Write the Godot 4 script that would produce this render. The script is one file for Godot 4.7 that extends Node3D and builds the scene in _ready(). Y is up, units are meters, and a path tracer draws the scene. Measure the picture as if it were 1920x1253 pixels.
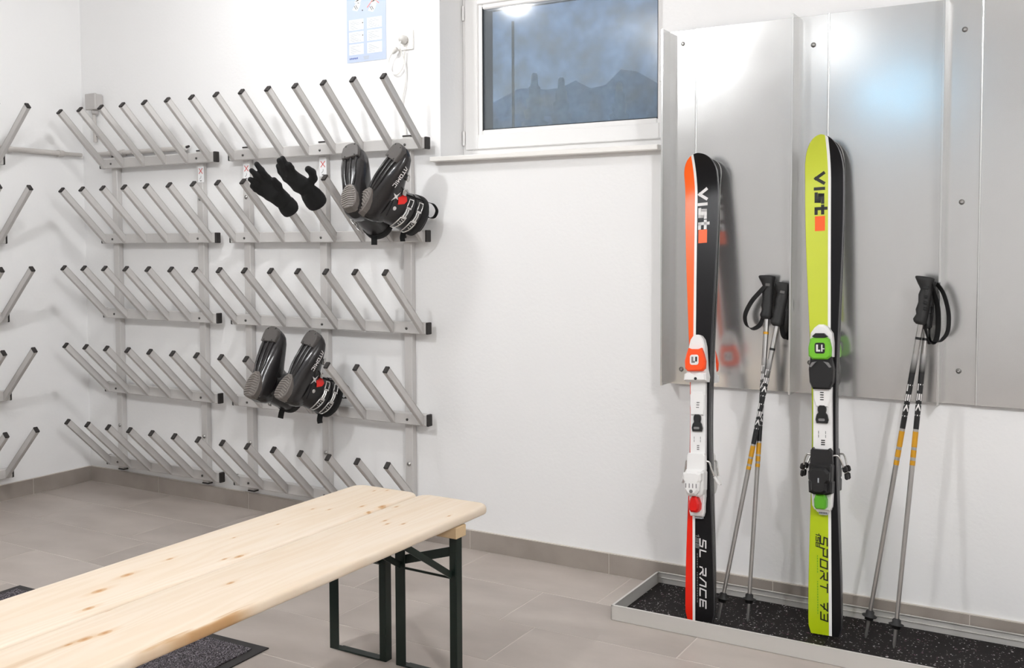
extends Node3D
# A ski boot room: drying racks in the corner, a window, galvanised wall sheets with skis and poles, two beer benches.
# World: back wall at z = 0, left wall at x = 0, floor at y = 0, metres.

const FOCAL := 1882.7      # focal length in pixels of the 1920 x 1253 frame
const PRINCIPAL_Y := 549.8 # row of the optical axis
const ROOM := Vector3(6.0, 2.66, 6.6)
const GLOW := 1.0

var M := {}
var counts := {}

# ------------------------------------------------------------------ mesh builder
class MB:
	var V := PackedVector3Array()
	var U := PackedVector2Array()
	var C := PackedColorArray()
	var S := PackedInt32Array()
	var xf := Transform3D()
	var col := Color.WHITE

	func tri(a: Vector3, b: Vector3, c: Vector3, sg := -1, ua := Vector2.ZERO, ub := Vector2.ZERO, uc := Vector2.ZERO):
		V.append(xf * a); V.append(xf * b); V.append(xf * c)
		U.append(ua); U.append(ub); U.append(uc)
		C.append(col); C.append(col); C.append(col)
		S.append(sg)

	func quad(a: Vector3, b: Vector3, c: Vector3, d: Vector3, sg := -1):
		tri(a, b, c, sg); tri(a, c, d, sg)

	func mark() -> int:
		return S.size()

	func flip(from: int):
		for t in range(from, S.size()):
			var i = t * 3
			var v = V[i + 1]; V[i + 1] = V[i + 2]; V[i + 2] = v
			var u = U[i + 1]; U[i + 1] = U[i + 2]; U[i + 2] = u
			var c = C[i + 1]; C[i + 1] = C[i + 2]; C[i + 2] = c

	# turns the closed piece added since that mark so that its faces look outward
	func outward(from: int):
		var m = Vector3.ZERO
		for i in range(from * 3, V.size()): m += V[i]
		m /= maxf(1.0, V.size() - from * 3)
		var vol = 0.0
		for t in range(from, S.size()):
			var i = t * 3
			vol += (V[i] - m).dot((V[i + 1] - m).cross(V[i + 2] - m))
		if vol < 0.0: flip(from)

	func box(c: Vector3, size: Vector3, bev := 0.0, bas := Basis()):
		var k = mark()
		var h = size * 0.5
		bev = minf(bev, minf(h.x, minf(h.y, h.z)) * 0.95)
		var P = func(ax: int, sx: float, sy: float, sz: float) -> Vector3:
			var p = Vector3(sx * h.x, sy * h.y, sz * h.z)
			var s = Vector3(sx, sy, sz)
			for i in 3:
				if i != ax: p[i] -= s[i] * bev
			return c + bas * p
		for ax in 3:
			for s in [-1.0, 1.0]:
				var q = []
				for uv in [[-1.0, -1.0], [1.0, -1.0], [1.0, 1.0], [-1.0, 1.0]]:
					var t = [0.0, 0.0, 0.0]
					t[ax] = s; t[(ax + 1) % 3] = uv[0]; t[(ax + 2) % 3] = uv[1]
					q.append(P.call(ax, t[0], t[1], t[2]))
				if s > 0: quad(q[0], q[1], q[2], q[3])
				else: quad(q[0], q[3], q[2], q[1])
		if bev <= 0.0: return
		for ax in 3: # twelve chamfers
			var b = (ax + 1) % 3
			var d = (ax + 2) % 3
			for sb in [-1.0, 1.0]:
				for sd in [-1.0, 1.0]:
					var t0 = [0.0, 0.0, 0.0]; var t1 = [0.0, 0.0, 0.0]
					t0[ax] = -1.0; t1[ax] = 1.0
					t0[b] = sb; t1[b] = sb; t0[d] = sd; t1[d] = sd
					var p0 = P.call(b, t0[0], t0[1], t0[2]); var p1 = P.call(b, t1[0], t1[1], t1[2])
					var q0 = P.call(d, t0[0], t0[1], t0[2]); var q1 = P.call(d, t1[0], t1[1], t1[2])
					if sb * sd > 0: quad(p0, q0, q1, p1)
					else: quad(p0, p1, q1, q0)
		for sx in [-1.0, 1.0]:
			for sy in [-1.0, 1.0]:
				for sz in [-1.0, 1.0]:
					var a = P.call(0, sx, sy, sz); var b = P.call(1, sx, sy, sz); var d = P.call(2, sx, sy, sz)
					if sx * sy * sz > 0: tri(a, b, d)
					else: tri(a, d, b)

	# a beam of rectangular section from a to b; up hints at the side that is "height"
	func beam(a: Vector3, b: Vector3, width: float, height: float, up := Vector3.UP, bev := 0.0):
		var y = (b - a).normalized()
		var x = up.cross(y)
		if x.length() < 1e-4: x = Vector3.RIGHT
		x = x.normalized()
		var z = x.cross(y)
		box((a + b) * 0.5, Vector3(width, (b - a).length(), height), bev, Basis(x, y, z))

	func loft(rings: Array, cap0 := true, cap1 := true, sg := 1, vs := []):
		var k = mark()
		var n = rings[0].size()
		for i in rings.size() - 1:
			var va = vs[i] if vs else float(i) / (rings.size() - 1)
			var vb = vs[i + 1] if vs else float(i + 1) / (rings.size() - 1)
			for j in n:
				var j2 = (j + 1) % n
				var u0 = float(j) / n
				var u1 = float(j + 1) / n
				tri(rings[i][j], rings[i][j2], rings[i + 1][j2], sg, Vector2(u0, va), Vector2(u1, va), Vector2(u1, vb))
				tri(rings[i][j], rings[i + 1][j2], rings[i + 1][j], sg, Vector2(u0, va), Vector2(u1, vb), Vector2(u0, vb))
		for e in 2:
			if (e == 0 and not cap0) or (e == 1 and not cap1): continue
			var r = rings[0] if e == 0 else rings[-1]
			var m = Vector3.ZERO
			for p in r: m += p
			m /= n
			for j in n:
				if e == 0: tri(m, r[(j + 1) % n], r[j])
				else: tri(m, r[j], r[(j + 1) % n])
		outward(k)

	func tube(path: Array, r, segs := 10, closed := false, flat := 1.0, up := Vector3.ZERO):
		var k = mark()
		var n = path.size()
		var rings = []
		var nor = up
		for i in n:
			var t: Vector3
			if closed: t = (path[(i + 1) % n] - path[(i + n - 1) % n]).normalized()
			else: t = (path[mini(i + 1, n - 1)] - path[maxi(i - 1, 0)]).normalized()
			if i == 0 and nor == Vector3.ZERO:
				nor = t.cross(Vector3.UP if absf(t.y) < 0.9 else Vector3.RIGHT)
			nor = (nor - t * nor.dot(t)).normalized()
			var bi = t.cross(nor)
			var rr = r[i] if r is Array else r
			var ring = PackedVector3Array()
			for j in segs:
				var a = TAU * j / segs
				ring.append(path[i] + nor * cos(a) * rr + bi * sin(a) * rr * flat)
			rings.append(ring)
		if closed:
			rings.append(rings[0])
			loft(rings, false, false)
		else:
			loft(rings, true, true)

	# profile: Vector2(radius, height) pairs, turned round y
	func lathe(profile: Array, segs := 24, sg := 1):
		var rings = []
		for p in profile:
			var ring = PackedVector3Array()
			for j in segs:
				var a = TAU * j / segs
				ring.append(Vector3(cos(a) * p.x, p.y, sin(a) * p.x))
			rings.append(ring)
		loft(rings, true, true, sg)

	# polygon in x, y pushed from z0 to z1, its front edge chamfered
	func prism(poly: PackedVector2Array, z0: float, z1: float, bev := 0.0, sg := -1):
		var k = mark()
		var c = Vector2.ZERO
		for p in poly: c += p
		c /= poly.size()
		var n = poly.size()
		var inner = PackedVector2Array()
		for p in poly:
			var d = (p - c)
			inner.append(c + d * maxf(0.0, 1.0 - bev / maxf(d.length(), 1e-4)))
		var s = signf(z1 - z0)
		var zb = z1 - s * bev
		for j in n:
			var a = poly[j]; var b = poly[(j + 1) % n]
			quad(Vector3(a.x, a.y, z0), Vector3(b.x, b.y, z0), Vector3(b.x, b.y, zb), Vector3(a.x, a.y, zb), sg)
			if bev > 0.0:
				var a2 = inner[j]; var b2 = inner[(j + 1) % n]
				quad(Vector3(a.x, a.y, zb), Vector3(b.x, b.y, zb), Vector3(b2.x, b2.y, z1), Vector3(a2.x, a2.y, z1), sg)
		var idx = Geometry2D.triangulate_polygon(inner)
		for i in range(0, idx.size(), 3):
			var a = inner[idx[i]]; var b = inner[idx[i + 1]]; var d = inner[idx[i + 2]]
			if (b - a).cross(d - a) * s < 0:
				var q = b; b = d; d = q
			# the sides run with the polygon; faces are turned below
			tri(Vector3(a.x, a.y, z1), Vector3(b.x, b.y, z1), Vector3(d.x, d.y, z1))
			a = poly[idx[i]]; b = poly[idx[i + 1]]; d = poly[idx[i + 2]]
			if (b - a).cross(d - a) * s > 0:
				var q = b; b = d; d = q
			tri(Vector3(a.x, a.y, z0), Vector3(b.x, b.y, z0), Vector3(d.x, d.y, z0))
		# sides: turn to agree with the caps
		var area = 0.0
		for j in n: area += poly[j].cross(poly[(j + 1) % n])
		if area * s < 0:
			for t in range(k, k + n * (4 if bev > 0.0 else 2)):
				var i = t * 3
				var v = V[i + 1]; V[i + 1] = V[i + 2]; V[i + 2] = v

	func mesh(m: Material) -> ArrayMesh:
		var st := SurfaceTool.new()
		st.begin(Mesh.PRIMITIVE_TRIANGLES)
		for t in S.size():
			st.set_smooth_group(S[t])
			for o in [0, 2, 1]:
				var i = t * 3 + o
				st.set_color(C[i]); st.set_uv(U[i]); st.add_vertex(V[i])
		st.generate_normals()
		st.set_material(m)
		return st.commit()

# ------------------------------------------------------------------ things and parts
func numbered(called: String) -> String:
	var n = counts.get(called, 0)
	counts[called] = n + 1
	return called if n == 0 else "%s_%03d" % [called, n]

func tag(o: Node, label: String, category: String, group := "") -> Node:
	o.set_meta("label", label); o.set_meta("category", category)
	if group: o.set_meta("group", group)
	return o

func thing(called: String, label: String, category: String, xf := Transform3D(), group := "") -> Node3D:
	var o := Node3D.new()
	o.name = numbered(called)
	o.transform = xf
	add_child(o, true)
	tag(o, label, category, group)
	return o

func put(called: String, mb: MB, m: Material, parent: Node, label := "") -> MeshInstance3D:
	var o := MeshInstance3D.new()
	o.name = called
	o.mesh = mb.mesh(m)
	parent.add_child(o, true)
	if label: o.set_meta("label", label)
	return o

func put_mesh(called: String, mesh: Mesh, xf: Transform3D, parent: Node) -> MeshInstance3D:
	var o := MeshInstance3D.new()
	o.name = called
	o.mesh = mesh
	o.transform = xf
	parent.add_child(o, true)
	return o

func structure(called: String, mb: MB, m: Material) -> MeshInstance3D:
	var o = put(called, mb, m, self)
	o.set_meta("kind", "structure")
	return o

# ------------------------------------------------------------------ materials
func mat(c: Color, rough := 0.5, metal := 0.0, spec := 0.5) -> StandardMaterial3D:
	var m := StandardMaterial3D.new()
	m.albedo_color = c
	m.roughness = rough
	m.metallic = metal
	m.metallic_specular = spec
	return m

func rgb(r: float, g: float, b: float) -> Color:
	return Color(r / 255.0, g / 255.0, b / 255.0)

func noise_tex(freq: float, size: int, colors: Array, sd: int, normal := 0.0, octaves := 4) -> NoiseTexture2D:
	var n := FastNoiseLite.new()
	n.seed = sd
	n.noise_type = FastNoiseLite.TYPE_SIMPLEX_SMOOTH
	n.frequency = freq
	n.fractal_octaves = octaves
	var t := NoiseTexture2D.new()
	t.width = size; t.height = size
	t.seamless = true
	t.noise = n
	if normal > 0.0:
		t.as_normal_map = true
		t.bump_strength = normal
	elif colors:
		var g := Gradient.new()
		g.offsets = PackedFloat32Array(range(colors.size()).map(func(i): return float(i) / (colors.size() - 1)))
		g.colors = PackedColorArray(colors)
		t.color_ramp = g
	return t

func triplanar(m: StandardMaterial3D, scale: float, world := true):
	m.uv1_triplanar = true
	m.uv1_world_triplanar = world
	m.uv1_scale = Vector3.ONE * scale

func make_materials():
	var w = mat(rgb(241, 240, 239), 0.85, 0.0, 0.3)
	w.normal_enabled = true
	w.normal_texture = noise_tex(0.06, 512, [], 3, 1.6)
	w.normal_scale = 0.16
	triplanar(w, 1.6)
	M.wall = w
	M.white_plastic = mat(rgb(238, 236, 234), 0.6, 0.0, 0.25)
	M.sill = mat(rgb(238, 235, 230), 0.4)
	M.gasket = mat(rgb(30, 31, 33), 0.6)
	M.dark_frame = mat(rgb(44, 46, 48), 0.5)
	for i in 4: # floor tiles: four tones of one grey stoneware
		var k = [1.0, 0.98, 1.012, 0.99][i]
		var t = mat(Color(1, 1, 1), 0.46, 0.0, 0.4)
		t.albedo_texture = noise_tex(0.006, 512, [rgb(166 * k, 156 * k, 148 * k), rgb(178 * k, 168 * k, 160 * k), rgb(188 * k, 178 * k, 170 * k)], 20 + i, 0.0, 6)
		t.roughness = 0.36
		triplanar(t, 0.9)
		t.uv1_scale = Vector3(0.55, 1.0, 1.1)
		t.uv1_offset = Vector3(0.21 * i, 0.0, 0.37 * i)
		M["tile%d" % i] = t
	M.grout = mat(rgb(206, 198, 190), 0.9)
	var bt = mat(Color.WHITE, 0.45, 0.0, 0.45)
	bt.albedo_texture = noise_tex(0.006, 512, [rgb(140, 131, 124), rgb(155, 146, 138), rgb(166, 157, 149)], 31, 0.0, 5)
	triplanar(bt, 0.9)
	M.base_tile = bt
	# rack: silver painted tube
	M.rack = mat(rgb(204, 201, 198), 0.4, 0.15)
	M.cap = mat(rgb(38, 34, 32), 0.6)
	M.steel = mat(rgb(170, 168, 165), 0.3, 0.9)
	M.dark_steel = mat(rgb(90, 88, 86), 0.4, 0.7)
	var gv = mat(rgb(222, 222, 221), 0.21, 0.84)
	gv.normal_enabled = true
	gv.normal_texture = noise_tex(0.004, 256, [], 7, 2.0, 2)
	gv.normal_scale = 0.04
	gv.roughness_texture = noise_tex(0.012, 512, [Color(0.86, 0.86, 0.86), Color(1, 1, 1)], 8, 0.0, 5)
	triplanar(gv, 0.8)
	M.zinc = gv
	var tr = mat(rgb(214, 211, 206), 0.42, 0.35)
	M.tray = tr
	M.speckle = speckle_material()
	M.wood = wood_material()
	M.raw_wood = mat(rgb(205, 178, 140), 0.7)
	M.green_steel = mat(rgb(14, 30, 24), 0.38, 0.15)
	M.mat_rubber = mat(rgb(44, 41, 41), 0.8)
	M.carpet = carpet_material()
	# boots
	M.boot = mat(rgb(38, 36, 36), 0.2)
	M.boot_cuff = mat(rgb(34, 32, 32), 0.3)
	M.boot_liner = mat(rgb(20, 19, 20), 0.9)
	M.boot_toe = mat(rgb(80, 76, 73), 0.5)
	M.boot_heel = mat(rgb(104, 98, 93), 0.55)
	M.boot_ridge = mat(rgb(132, 125, 119), 0.5)
	M.buckle = mat(rgb(215, 213, 210), 0.25, 0.8)
	M.strap = mat(rgb(18, 18, 18), 0.85)
	M.red = mat(rgb(232, 32, 20), 0.4)
	M.white_print = mat(rgb(225, 222, 220), 0.5)
	M.copper_print = mat(rgb(190, 140, 110), 0.5)
	var gl = mat(rgb(15, 14, 14), 0.95)
	gl.normal_enabled = true
	gl.normal_texture = noise_tex(0.25, 256, [], 12, 6.0, 3)
	gl.normal_scale = 0.8
	triplanar(gl, 14.0)
	gl.rim_enabled = true
	gl.rim = 0.25
	M.glove = gl
	# skis
	var sk = mat(Color.WHITE, 0.3)
	sk.vertex_color_use_as_albedo = true
	M.ski_print = sk
	M.ski_black = mat(rgb(24, 23, 24), 0.3, 0.0, 0.28)
	M.ski_white = mat(rgb(240, 238, 235), 0.3)
	M.ski_edge = mat(rgb(44, 43, 44), 0.35)
	M.ski_steel = mat(rgb(190, 190, 190), 0.25, 1.0)
	M.bind_white = mat(rgb(236, 234, 232), 0.32)
	M.bind_black = mat(rgb(24, 23, 24), 0.35)
	M.bind_grey = mat(rgb(120, 118, 118), 0.45)
	M.orange = mat(rgb(255, 78, 8), 0.35)
	M.sticker_orange = mat(rgb(255, 92, 14), 0.4)
	M.lever_red = mat(rgb(214, 14, 8), 0.35)
	M.lime = mat(rgb(112, 186, 44), 0.3)
	M.lime_dark = mat(rgb(84, 160, 30), 0.35)
	M.print_black = mat(rgb(18, 18, 16), 0.45)
	M.print_grey = mat(rgb(120, 120, 118), 0.5)
	# poles
	M.pole = mat(rgb(178, 175, 172), 0.3, 0.85)
	M.pole_black = mat(rgb(20, 20, 21), 0.3)
	M.pole_gold = mat(rgb(206, 150, 34), 0.35, 0.3)
	var pf = mat(Color.WHITE, 0.3, 0.3)
	pf.vertex_color_use_as_albedo = true
	M.pole_fade = pf
	M.grip = mat(rgb(24, 23, 23), 0.6)
	M.paper = mat(rgb(238, 238, 238), 0.7)
	M.poster = mat(rgb(180, 191, 210), 0.6)
	M.pale_grey = mat(rgb(176, 180, 184), 0.7)
	M.pink_print = mat(rgb(240, 150, 140), 0.7)
	M.red_print = mat(rgb(205, 70, 66), 0.7)
	M.blue_print = mat(rgb(96, 110, 170), 0.7)
	M.junction = mat(rgb(188, 184, 181), 0.55)
	M.pipe = mat(rgb(196, 191, 186), 0.5)
	M.socket = mat(rgb(240, 238, 233), 0.4)
	M.plug_grey = mat(rgb(205, 202, 197), 0.45)
	var gp := StandardMaterial3D.new()
	gp.transparency = BaseMaterial3D.TRANSPARENCY_ALPHA
	gp.albedo_color = Color(0.9, 0.95, 0.97, 0.06)
	gp.roughness = 0.1
	gp.metallic_specular = 0.5
	M.glass = gp
	var fog := StandardMaterial3D.new() # the film of condensation on the pane
	fog.transparency = BaseMaterial3D.TRANSPARENCY_ALPHA
	fog.albedo_texture = noise_tex(0.009, 512, [Color(0.46, 0.49, 0.48, 0.08), Color(0.42, 0.45, 0.44, 0.26), Color(0.50, 0.51, 0.48, 0.46)], 41, 0.0, 6)
	fog.roughness = 0.9
	triplanar(fog, 1.3)
	M.condensation = fog
	var hill = mat(Color.WHITE, 1.0, 0.0, 0.0)
	hill.albedo_texture = noise_tex(0.02, 512, [rgb(212, 208, 190), rgb(226, 222, 204), rgb(238, 234, 220)], 51, 0.0, 5)
	triplanar(hill, 0.02)
	M.hill = hill
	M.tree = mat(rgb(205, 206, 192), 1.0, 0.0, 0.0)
	M.post = mat(rgb(88, 96, 98), 0.8)

func speckle_material() -> StandardMaterial3D:
	var n = 768
	var im := Image.create(n, n, false, Image.FORMAT_RGB8)
	var no := FastNoiseLite.new()
	no.seed = 5; no.frequency = 0.02; no.fractal_octaves = 4
	for y in n:
		for x in n:
			var k = 0.5 + 0.5 * no.get_noise_2d(x, y)
			im.set_pixel(x, y, Color(0.055 + 0.05 * k, 0.045 + 0.04 * k, 0.045 + 0.036 * k))
	var r := RandomNumberGenerator.new()
	r.seed = 77
	for i in 5200: # EPDM flecks
		var c = Vector2(r.randf() * n, r.randf() * n)
		var s = r.randf_range(0.7, 2.1) * (1.6 if r.randf() < 0.12 else 1.0)
		var v = r.randf_range(0.35, 0.9)
		var col = Color(v, v * 0.97, v * 0.97) if r.randf() < 0.75 else Color(v * 0.6, v * 0.42, v * 0.5)
		var e = r.randf_range(0.5, 1.0)
		var a = r.randf() * PI
		for dy in range(-4, 5):
			for dx in range(-4, 5):
				var q = Vector2(dx, dy).rotated(a)
				if Vector2(q.x, q.y / e).length() <= s:
					im.set_pixel(posmod(int(c.x) + dx, n), posmod(int(c.y) + dy, n), col)
	var m = mat(Color.WHITE, 0.6, 0.0, 0.3)
	m.albedo_texture = ImageTexture.create_from_image(im)
	triplanar(m, 1.05)
	return m

func carpet_material() -> StandardMaterial3D:
	var n = 512
	var im := Image.create(n, n, false, Image.FORMAT_RGB8)
	var r := RandomNumberGenerator.new()
	r.seed = 9
	for y in range(0, n, 2):
		for x in range(0, n, 2):
			var v = r.randf()
			v = 0.24 + 0.46 * v * v
			var c = Color(v * 1.0, v * 0.95, v * 0.99)
			im.fill_rect(Rect2i(x, y, 2, 2), c)
	var m = mat(Color.WHITE, 1.0, 0.0, 0.1)
	m.albedo_texture = ImageTexture.create_from_image(im)
	m.normal_enabled = true
	m.normal_texture = noise_tex(0.3, 256, [], 14, 8.0, 2)
	triplanar(m, 1.6)
	return m

# spruce: the left half of the picture is the first bench's board, the right half the second's; u across, v along
const KNOTS := [[0, 0.106, 0.961, 1.2], [0, 0.142, 1.064, 1.3], [0, 0.215, 1.146, 1.0], [0, 0.229, 0.73, 1.0], [0, 0.213, 0.763, 0.6], [0, 0.097, 0.83, 0.7], [0, 0.085, 0.302, 0.5], [0, 0.131, 0.283, 0.5],
	[0, 0.138, 0.02, 0.5], [0, 0.107, 0.045, 0.5], [0, 0.191, 0.208, 0.7], [0, 0.242, 0.179, 1.1], [0, 0.112, 0.472, 0.4], [0, 0.1, 0.623, 0.4], [0, 0.245, 0.244, 0.6], [0, 0.12, 1.7, 1.2],
	[1, 0.106, 1.216, 1.1], [1, 0.099, 1.256, 1.1], [1, 0.095, 1.29, 0.6], [1, 0.102, 0.88, 0.8], [1, 0.089, 0.296, 0.6], [1, 0.115, 0.318, 0.6], [1, 0.153, 0.296, 0.6], [1, 0.216, 0.167, 0.5], [1, 0.028, 0.162, 0.6],
	[1, 0.004, 1.133, 0.9], [1, 0.15, 1.75, 1.2]]

func wood_material() -> StandardMaterial3D:
	var nx = 512
	var ny = 2048
	var im := Image.create(nx, ny, false, Image.FORMAT_RGB8)
	var a := FastNoiseLite.new()
	a.seed = 3; a.frequency = 1.0; a.fractal_octaves = 3
	var b := FastNoiseLite.new()
	b.seed = 4; b.frequency = 1.0; b.fractal_octaves = 2
	for y in ny:
		var v = 2.2 * y / ny
		for x in nx:
			var half = 0 if x < nx / 2 else 1
			var u = 0.25 * (x % (nx / 2)) / (nx / 2)
			var warp = a.get_noise_3d(u * 9.0, v * 0.9, half * 13.0)
			var g = sin((u * 46.0 + warp * 5.0) * TAU * 0.5)
			var fine = b.get_noise_3d(u * 420.0, v * 5.0, half * 7.0)
			var broad = a.get_noise_3d(u * 5.0 + 30.0, v * 0.7, half * 5.0)
			var d = 0.5 + 0.22 * g + 0.12 * fine + 0.5 * broad
			d = clampf(d, 0.0, 1.0)
			im.set_pixel(x, y, Color(0.885 - 0.030 * d, 0.830 - 0.050 * d, 0.762 - 0.076 * d))
	for k in KNOTS:
		var cx = (k[1] / 0.25 + k[0]) * nx / 2
		var cy = k[2] / 2.2 * ny
		var s = 13.0 * k[3]
		for dy in range(-60, 61):
			for dx in range(-40, 41):
				var x = int(cx) + dx
				var y = int(cy) + dy
				if x < k[0] * nx / 2 or x >= (k[0] + 1) * nx / 2 or y < 0 or y >= ny: continue
				var e = Vector2(dx / (s * 0.62), dy / (s * 1.15)).length()
				var e2 = Vector2(dx / (s * 0.9), dy / (s * 3.2)).length()
				var c = im.get_pixel(x, y)
				if e2 < 1.0: c = c.lerp(Color(0.80, 0.63, 0.44), 0.45 * (1.0 - e2))
				if e < 1.0:
					var ring = 0.5 + 0.5 * sin(e * 9.0)
					c = c.lerp(Color(0.66, 0.45, 0.25), (0.45 + 0.3 * ring) * (1.0 - e * e) + 0.08)
				im.set_pixel(x, y, c)
	# brown wane on the edge of the second board and a resin streak beside it
	for y in range(ny):
		var v = 2.2 * y / ny
		for x in range(nx / 2, nx):
			var u = 0.25 * (x - nx / 2) / (nx / 2)
			var n = a.get_noise_3d(u * 60.0, v * 6.0, 77.0)
			var k = 0.0
			if u > 0.236 and v > 0.92 and v < 1.28: k = smoothstep(0.92, 1.02, v) * (1.0 - smoothstep(1.2, 1.28, v)) * clampf(0.38 + n, 0.0, 0.7)
			var st = absf(u - 0.092 - 0.03 * (v - 1.28) - 0.006 * n)
			if v > 1.2 and v < 1.9: k = maxf(k, 0.28 * (1.0 - smoothstep(0.002, 0.014, st)) * smoothstep(1.2, 1.3, v))
			if k > 0.0: im.set_pixel(x, y, im.get_pixel(x, y).lerp(Color(0.63, 0.44, 0.24), k))
	var m = mat(Color.WHITE, 0.5, 0.0, 0.4)
	m.albedo_texture = ImageTexture.create_from_image(im)
	return m

# ------------------------------------------------------------------ stroke lettering
# each letter: [width, polylines]; height 1
const FONT := {
	"S": [0.75, [[0.72, 1, 0.05, 1, 0.03, 0.55, 0.70, 0.45, 0.68, 0, 0, 0]]],
	"L": [0.7, [[0.02, 1, 0.02, 0, 0.68, 0]]],
	"R": [0.75, [[0, 1, 0.7, 1, 0.7, 0.5, 0.12, 0.5], [0.3, 0.5, 0.72, 0], [0.0, 0.0, 0.0, 0.35]]],
	"A": [0.75, [[0, 0, 0.3, 1, 0.72, 1, 0.72, 0]]],
	"C": [0.75, [[0.72, 1, 0.05, 1, 0.0, 0, 0.7, 0]]],
	"E": [0.72, [[0.7, 1, 0.02, 1, 0.02, 0, 0.7, 0], [0.02, 0.5, 0.6, 0.5]]],
	"P": [0.75, [[0.02, 0, 0.02, 0.6], [0.02, 1, 0.72, 1, 0.70, 0.42, 0.12, 0.42]]],
	"O": [0.8, [[0.05, 1, 0.75, 1, 0.72, 0, 0.02, 0, 0.05, 1]]],
	"T": [0.75, [[0, 1, 0.75, 1], [0.38, 1, 0.36, 0]]],
	"K": [0.75, [[0.05, 1, 0.05, 0], [0.68, 1, 0.1, 0.5, 0.72, 0]]],
	"I": [0.2, [[0.1, 1, 0.1, 0]]],
	"M": [0.95, [[0.02, 0, 0.08, 1, 0.47, 0.3, 0.86, 1, 0.92, 0]]],
	"1": [0.35, [[0.02, 0.8, 0.25, 1, 0.25, 0]]],
	"3": [0.7, [[0, 1, 0.65, 1, 0.65, 0, 0, 0], [0.15, 0.5, 0.65, 0.5]]],
	"5": [0.7, [[0.66, 1, 0.05, 1, 0.05, 0.55, 0.66, 0.5, 0.66, 0, 0, 0]]],
	"6": [0.7, [[0.66, 1, 0.03, 1, 0.03, 0, 0.66, 0, 0.66, 0.5, 0.03, 0.5]]],
	"7": [0.7, [[0, 1, 0.7, 1, 0.35, 0], [0.15, 0.5, 0.62, 0.5]]],
	"8": [0.7, [[0.03, 1, 0.66, 1, 0.66, 0, 0.03, 0, 0.03, 1], [0.03, 0.5, 0.66, 0.5]]],
	"v": [0.95, [[0.05, 1, 0.47, 0.06, 0.9, 1]]],
	"i": [0.22, [[0.11, 1, 0.11, 0]]],
	"s": [0.8, [[0.78, 0.9, 0.14, 0.9, 0.12, 0.52, 0.68, 0.48, 0.66, 0.1, 0.02, 0.1]]],
	"t": [0.62, [[0.2, 1.3, 0.2, 0.1, 0.6, 0.1], [0.0, 0.9, 0.6, 0.9]]],
	" ": [0.4, []],
}

func text_width(text: String, gap: float) -> float:
	var w = 0.0
	for ch in text: w += FONT[ch][0] + gap
	return w - gap

# lays the strokes through at(x, y) -> Vector3; x runs 0..length, y 0..height
func letters(mb: MB, text: String, at: Callable, length: float, height: float, weight: float, gap := 0.25, slant := 0.0):
	var k = length / text_width(text, gap)
	var x0 = 0.0
	for ch in text:
		for line in FONT[ch][1]:
			for i in range(0, line.size() - 2, 2):
				var p = Vector2((x0 + line[i] + slant * line[i + 1]) * k, line[i + 1] * height)
				var q = Vector2((x0 + line[i + 2] + slant * line[i + 3]) * k, line[i + 3] * height)
				var d = (q - p).normalized() * weight * 0.5
				var s = Vector2(-d.y, d.x)
				var a = p - d * 0.98
				var b = q + d * 0.98
				var n = maxi(1, int((b - a).length() / 0.006))
				for j in n:
					var u = a.lerp(b, float(j) / n)
					var w = a.lerp(b, float(j + 1) / n)
					mb.quad(at.call((u - s).x, (u - s).y), at.call((w - s).x, (w - s).y), at.call((w + s).x, (w + s).y), at.call((u + s).x, (u + s).y))
		x0 += FONT[ch][0] + gap

func circle(r: float, n := 24, c := Vector2.ZERO, e := 1.0) -> PackedVector2Array:
	var p := PackedVector2Array()
	for i in n: p.append(c + Vector2(cos(TAU * i / n) * r, sin(TAU * i / n) * r * e))
	return p

func rounded(w: float, h: float, r: float, c := Vector2.ZERO, n := 5) -> PackedVector2Array:
	var p := PackedVector2Array()
	for q in [[1, 1, 0], [-1, 1, 1], [-1, -1, 2], [1, -1, 3]]:
		for i in n:
			var a = PI / 2 * (q[2] + float(i) / (n - 1))
			p.append(c + Vector2(q[0] * (w / 2 - r) + cos(a) * r, q[1] * (h / 2 - r) + sin(a) * r))
	return p

func poly(a: Array) -> PackedVector2Array:
	var p := PackedVector2Array()
	for i in range(0, a.size(), 2): p.append(Vector2(a[i], a[i + 1]))
	return p

func ramp(t: float, xs: Array, ys: Array) -> float:
	if t <= xs[0]: return ys[0]
	for i in xs.size() - 1:
		if t <= xs[i + 1]:
			var k = (t - xs[i]) / (xs[i + 1] - xs[i])
			return lerpf(ys[i], ys[i + 1], k * k * (3.0 - 2.0 * k))
	return ys[-1]

func smooth_path(pts: Array, per := 6, closed := false) -> Array:
	var out = []
	var n = pts.size()
	for i in (n if closed else n - 1):
		var p0 = pts[(i + n - 1) % n] if closed or i > 0 else pts[0]
		var p3 = pts[(i + 2) % n] if closed or i + 2 < n else pts[n - 1]
		for j in per:
			out.append(pts[i].cubic_interpolate(pts[(i + 1) % n], p0, p3, float(j) / per))
	if not closed: out.append(pts[n - 1])
	return out

# ------------------------------------------------------------------ scene
func _ready():
	make_camera_and_light()
	make_materials()
	build_room()
	build_window()
	build_outside()
	build_racks()
	build_wall_fittings()
	build_panels()
	build_tray()
	build_skis()
	build_poles()
	build_boots()
	build_gloves()
	build_benches()
	build_floor_mat()

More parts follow.
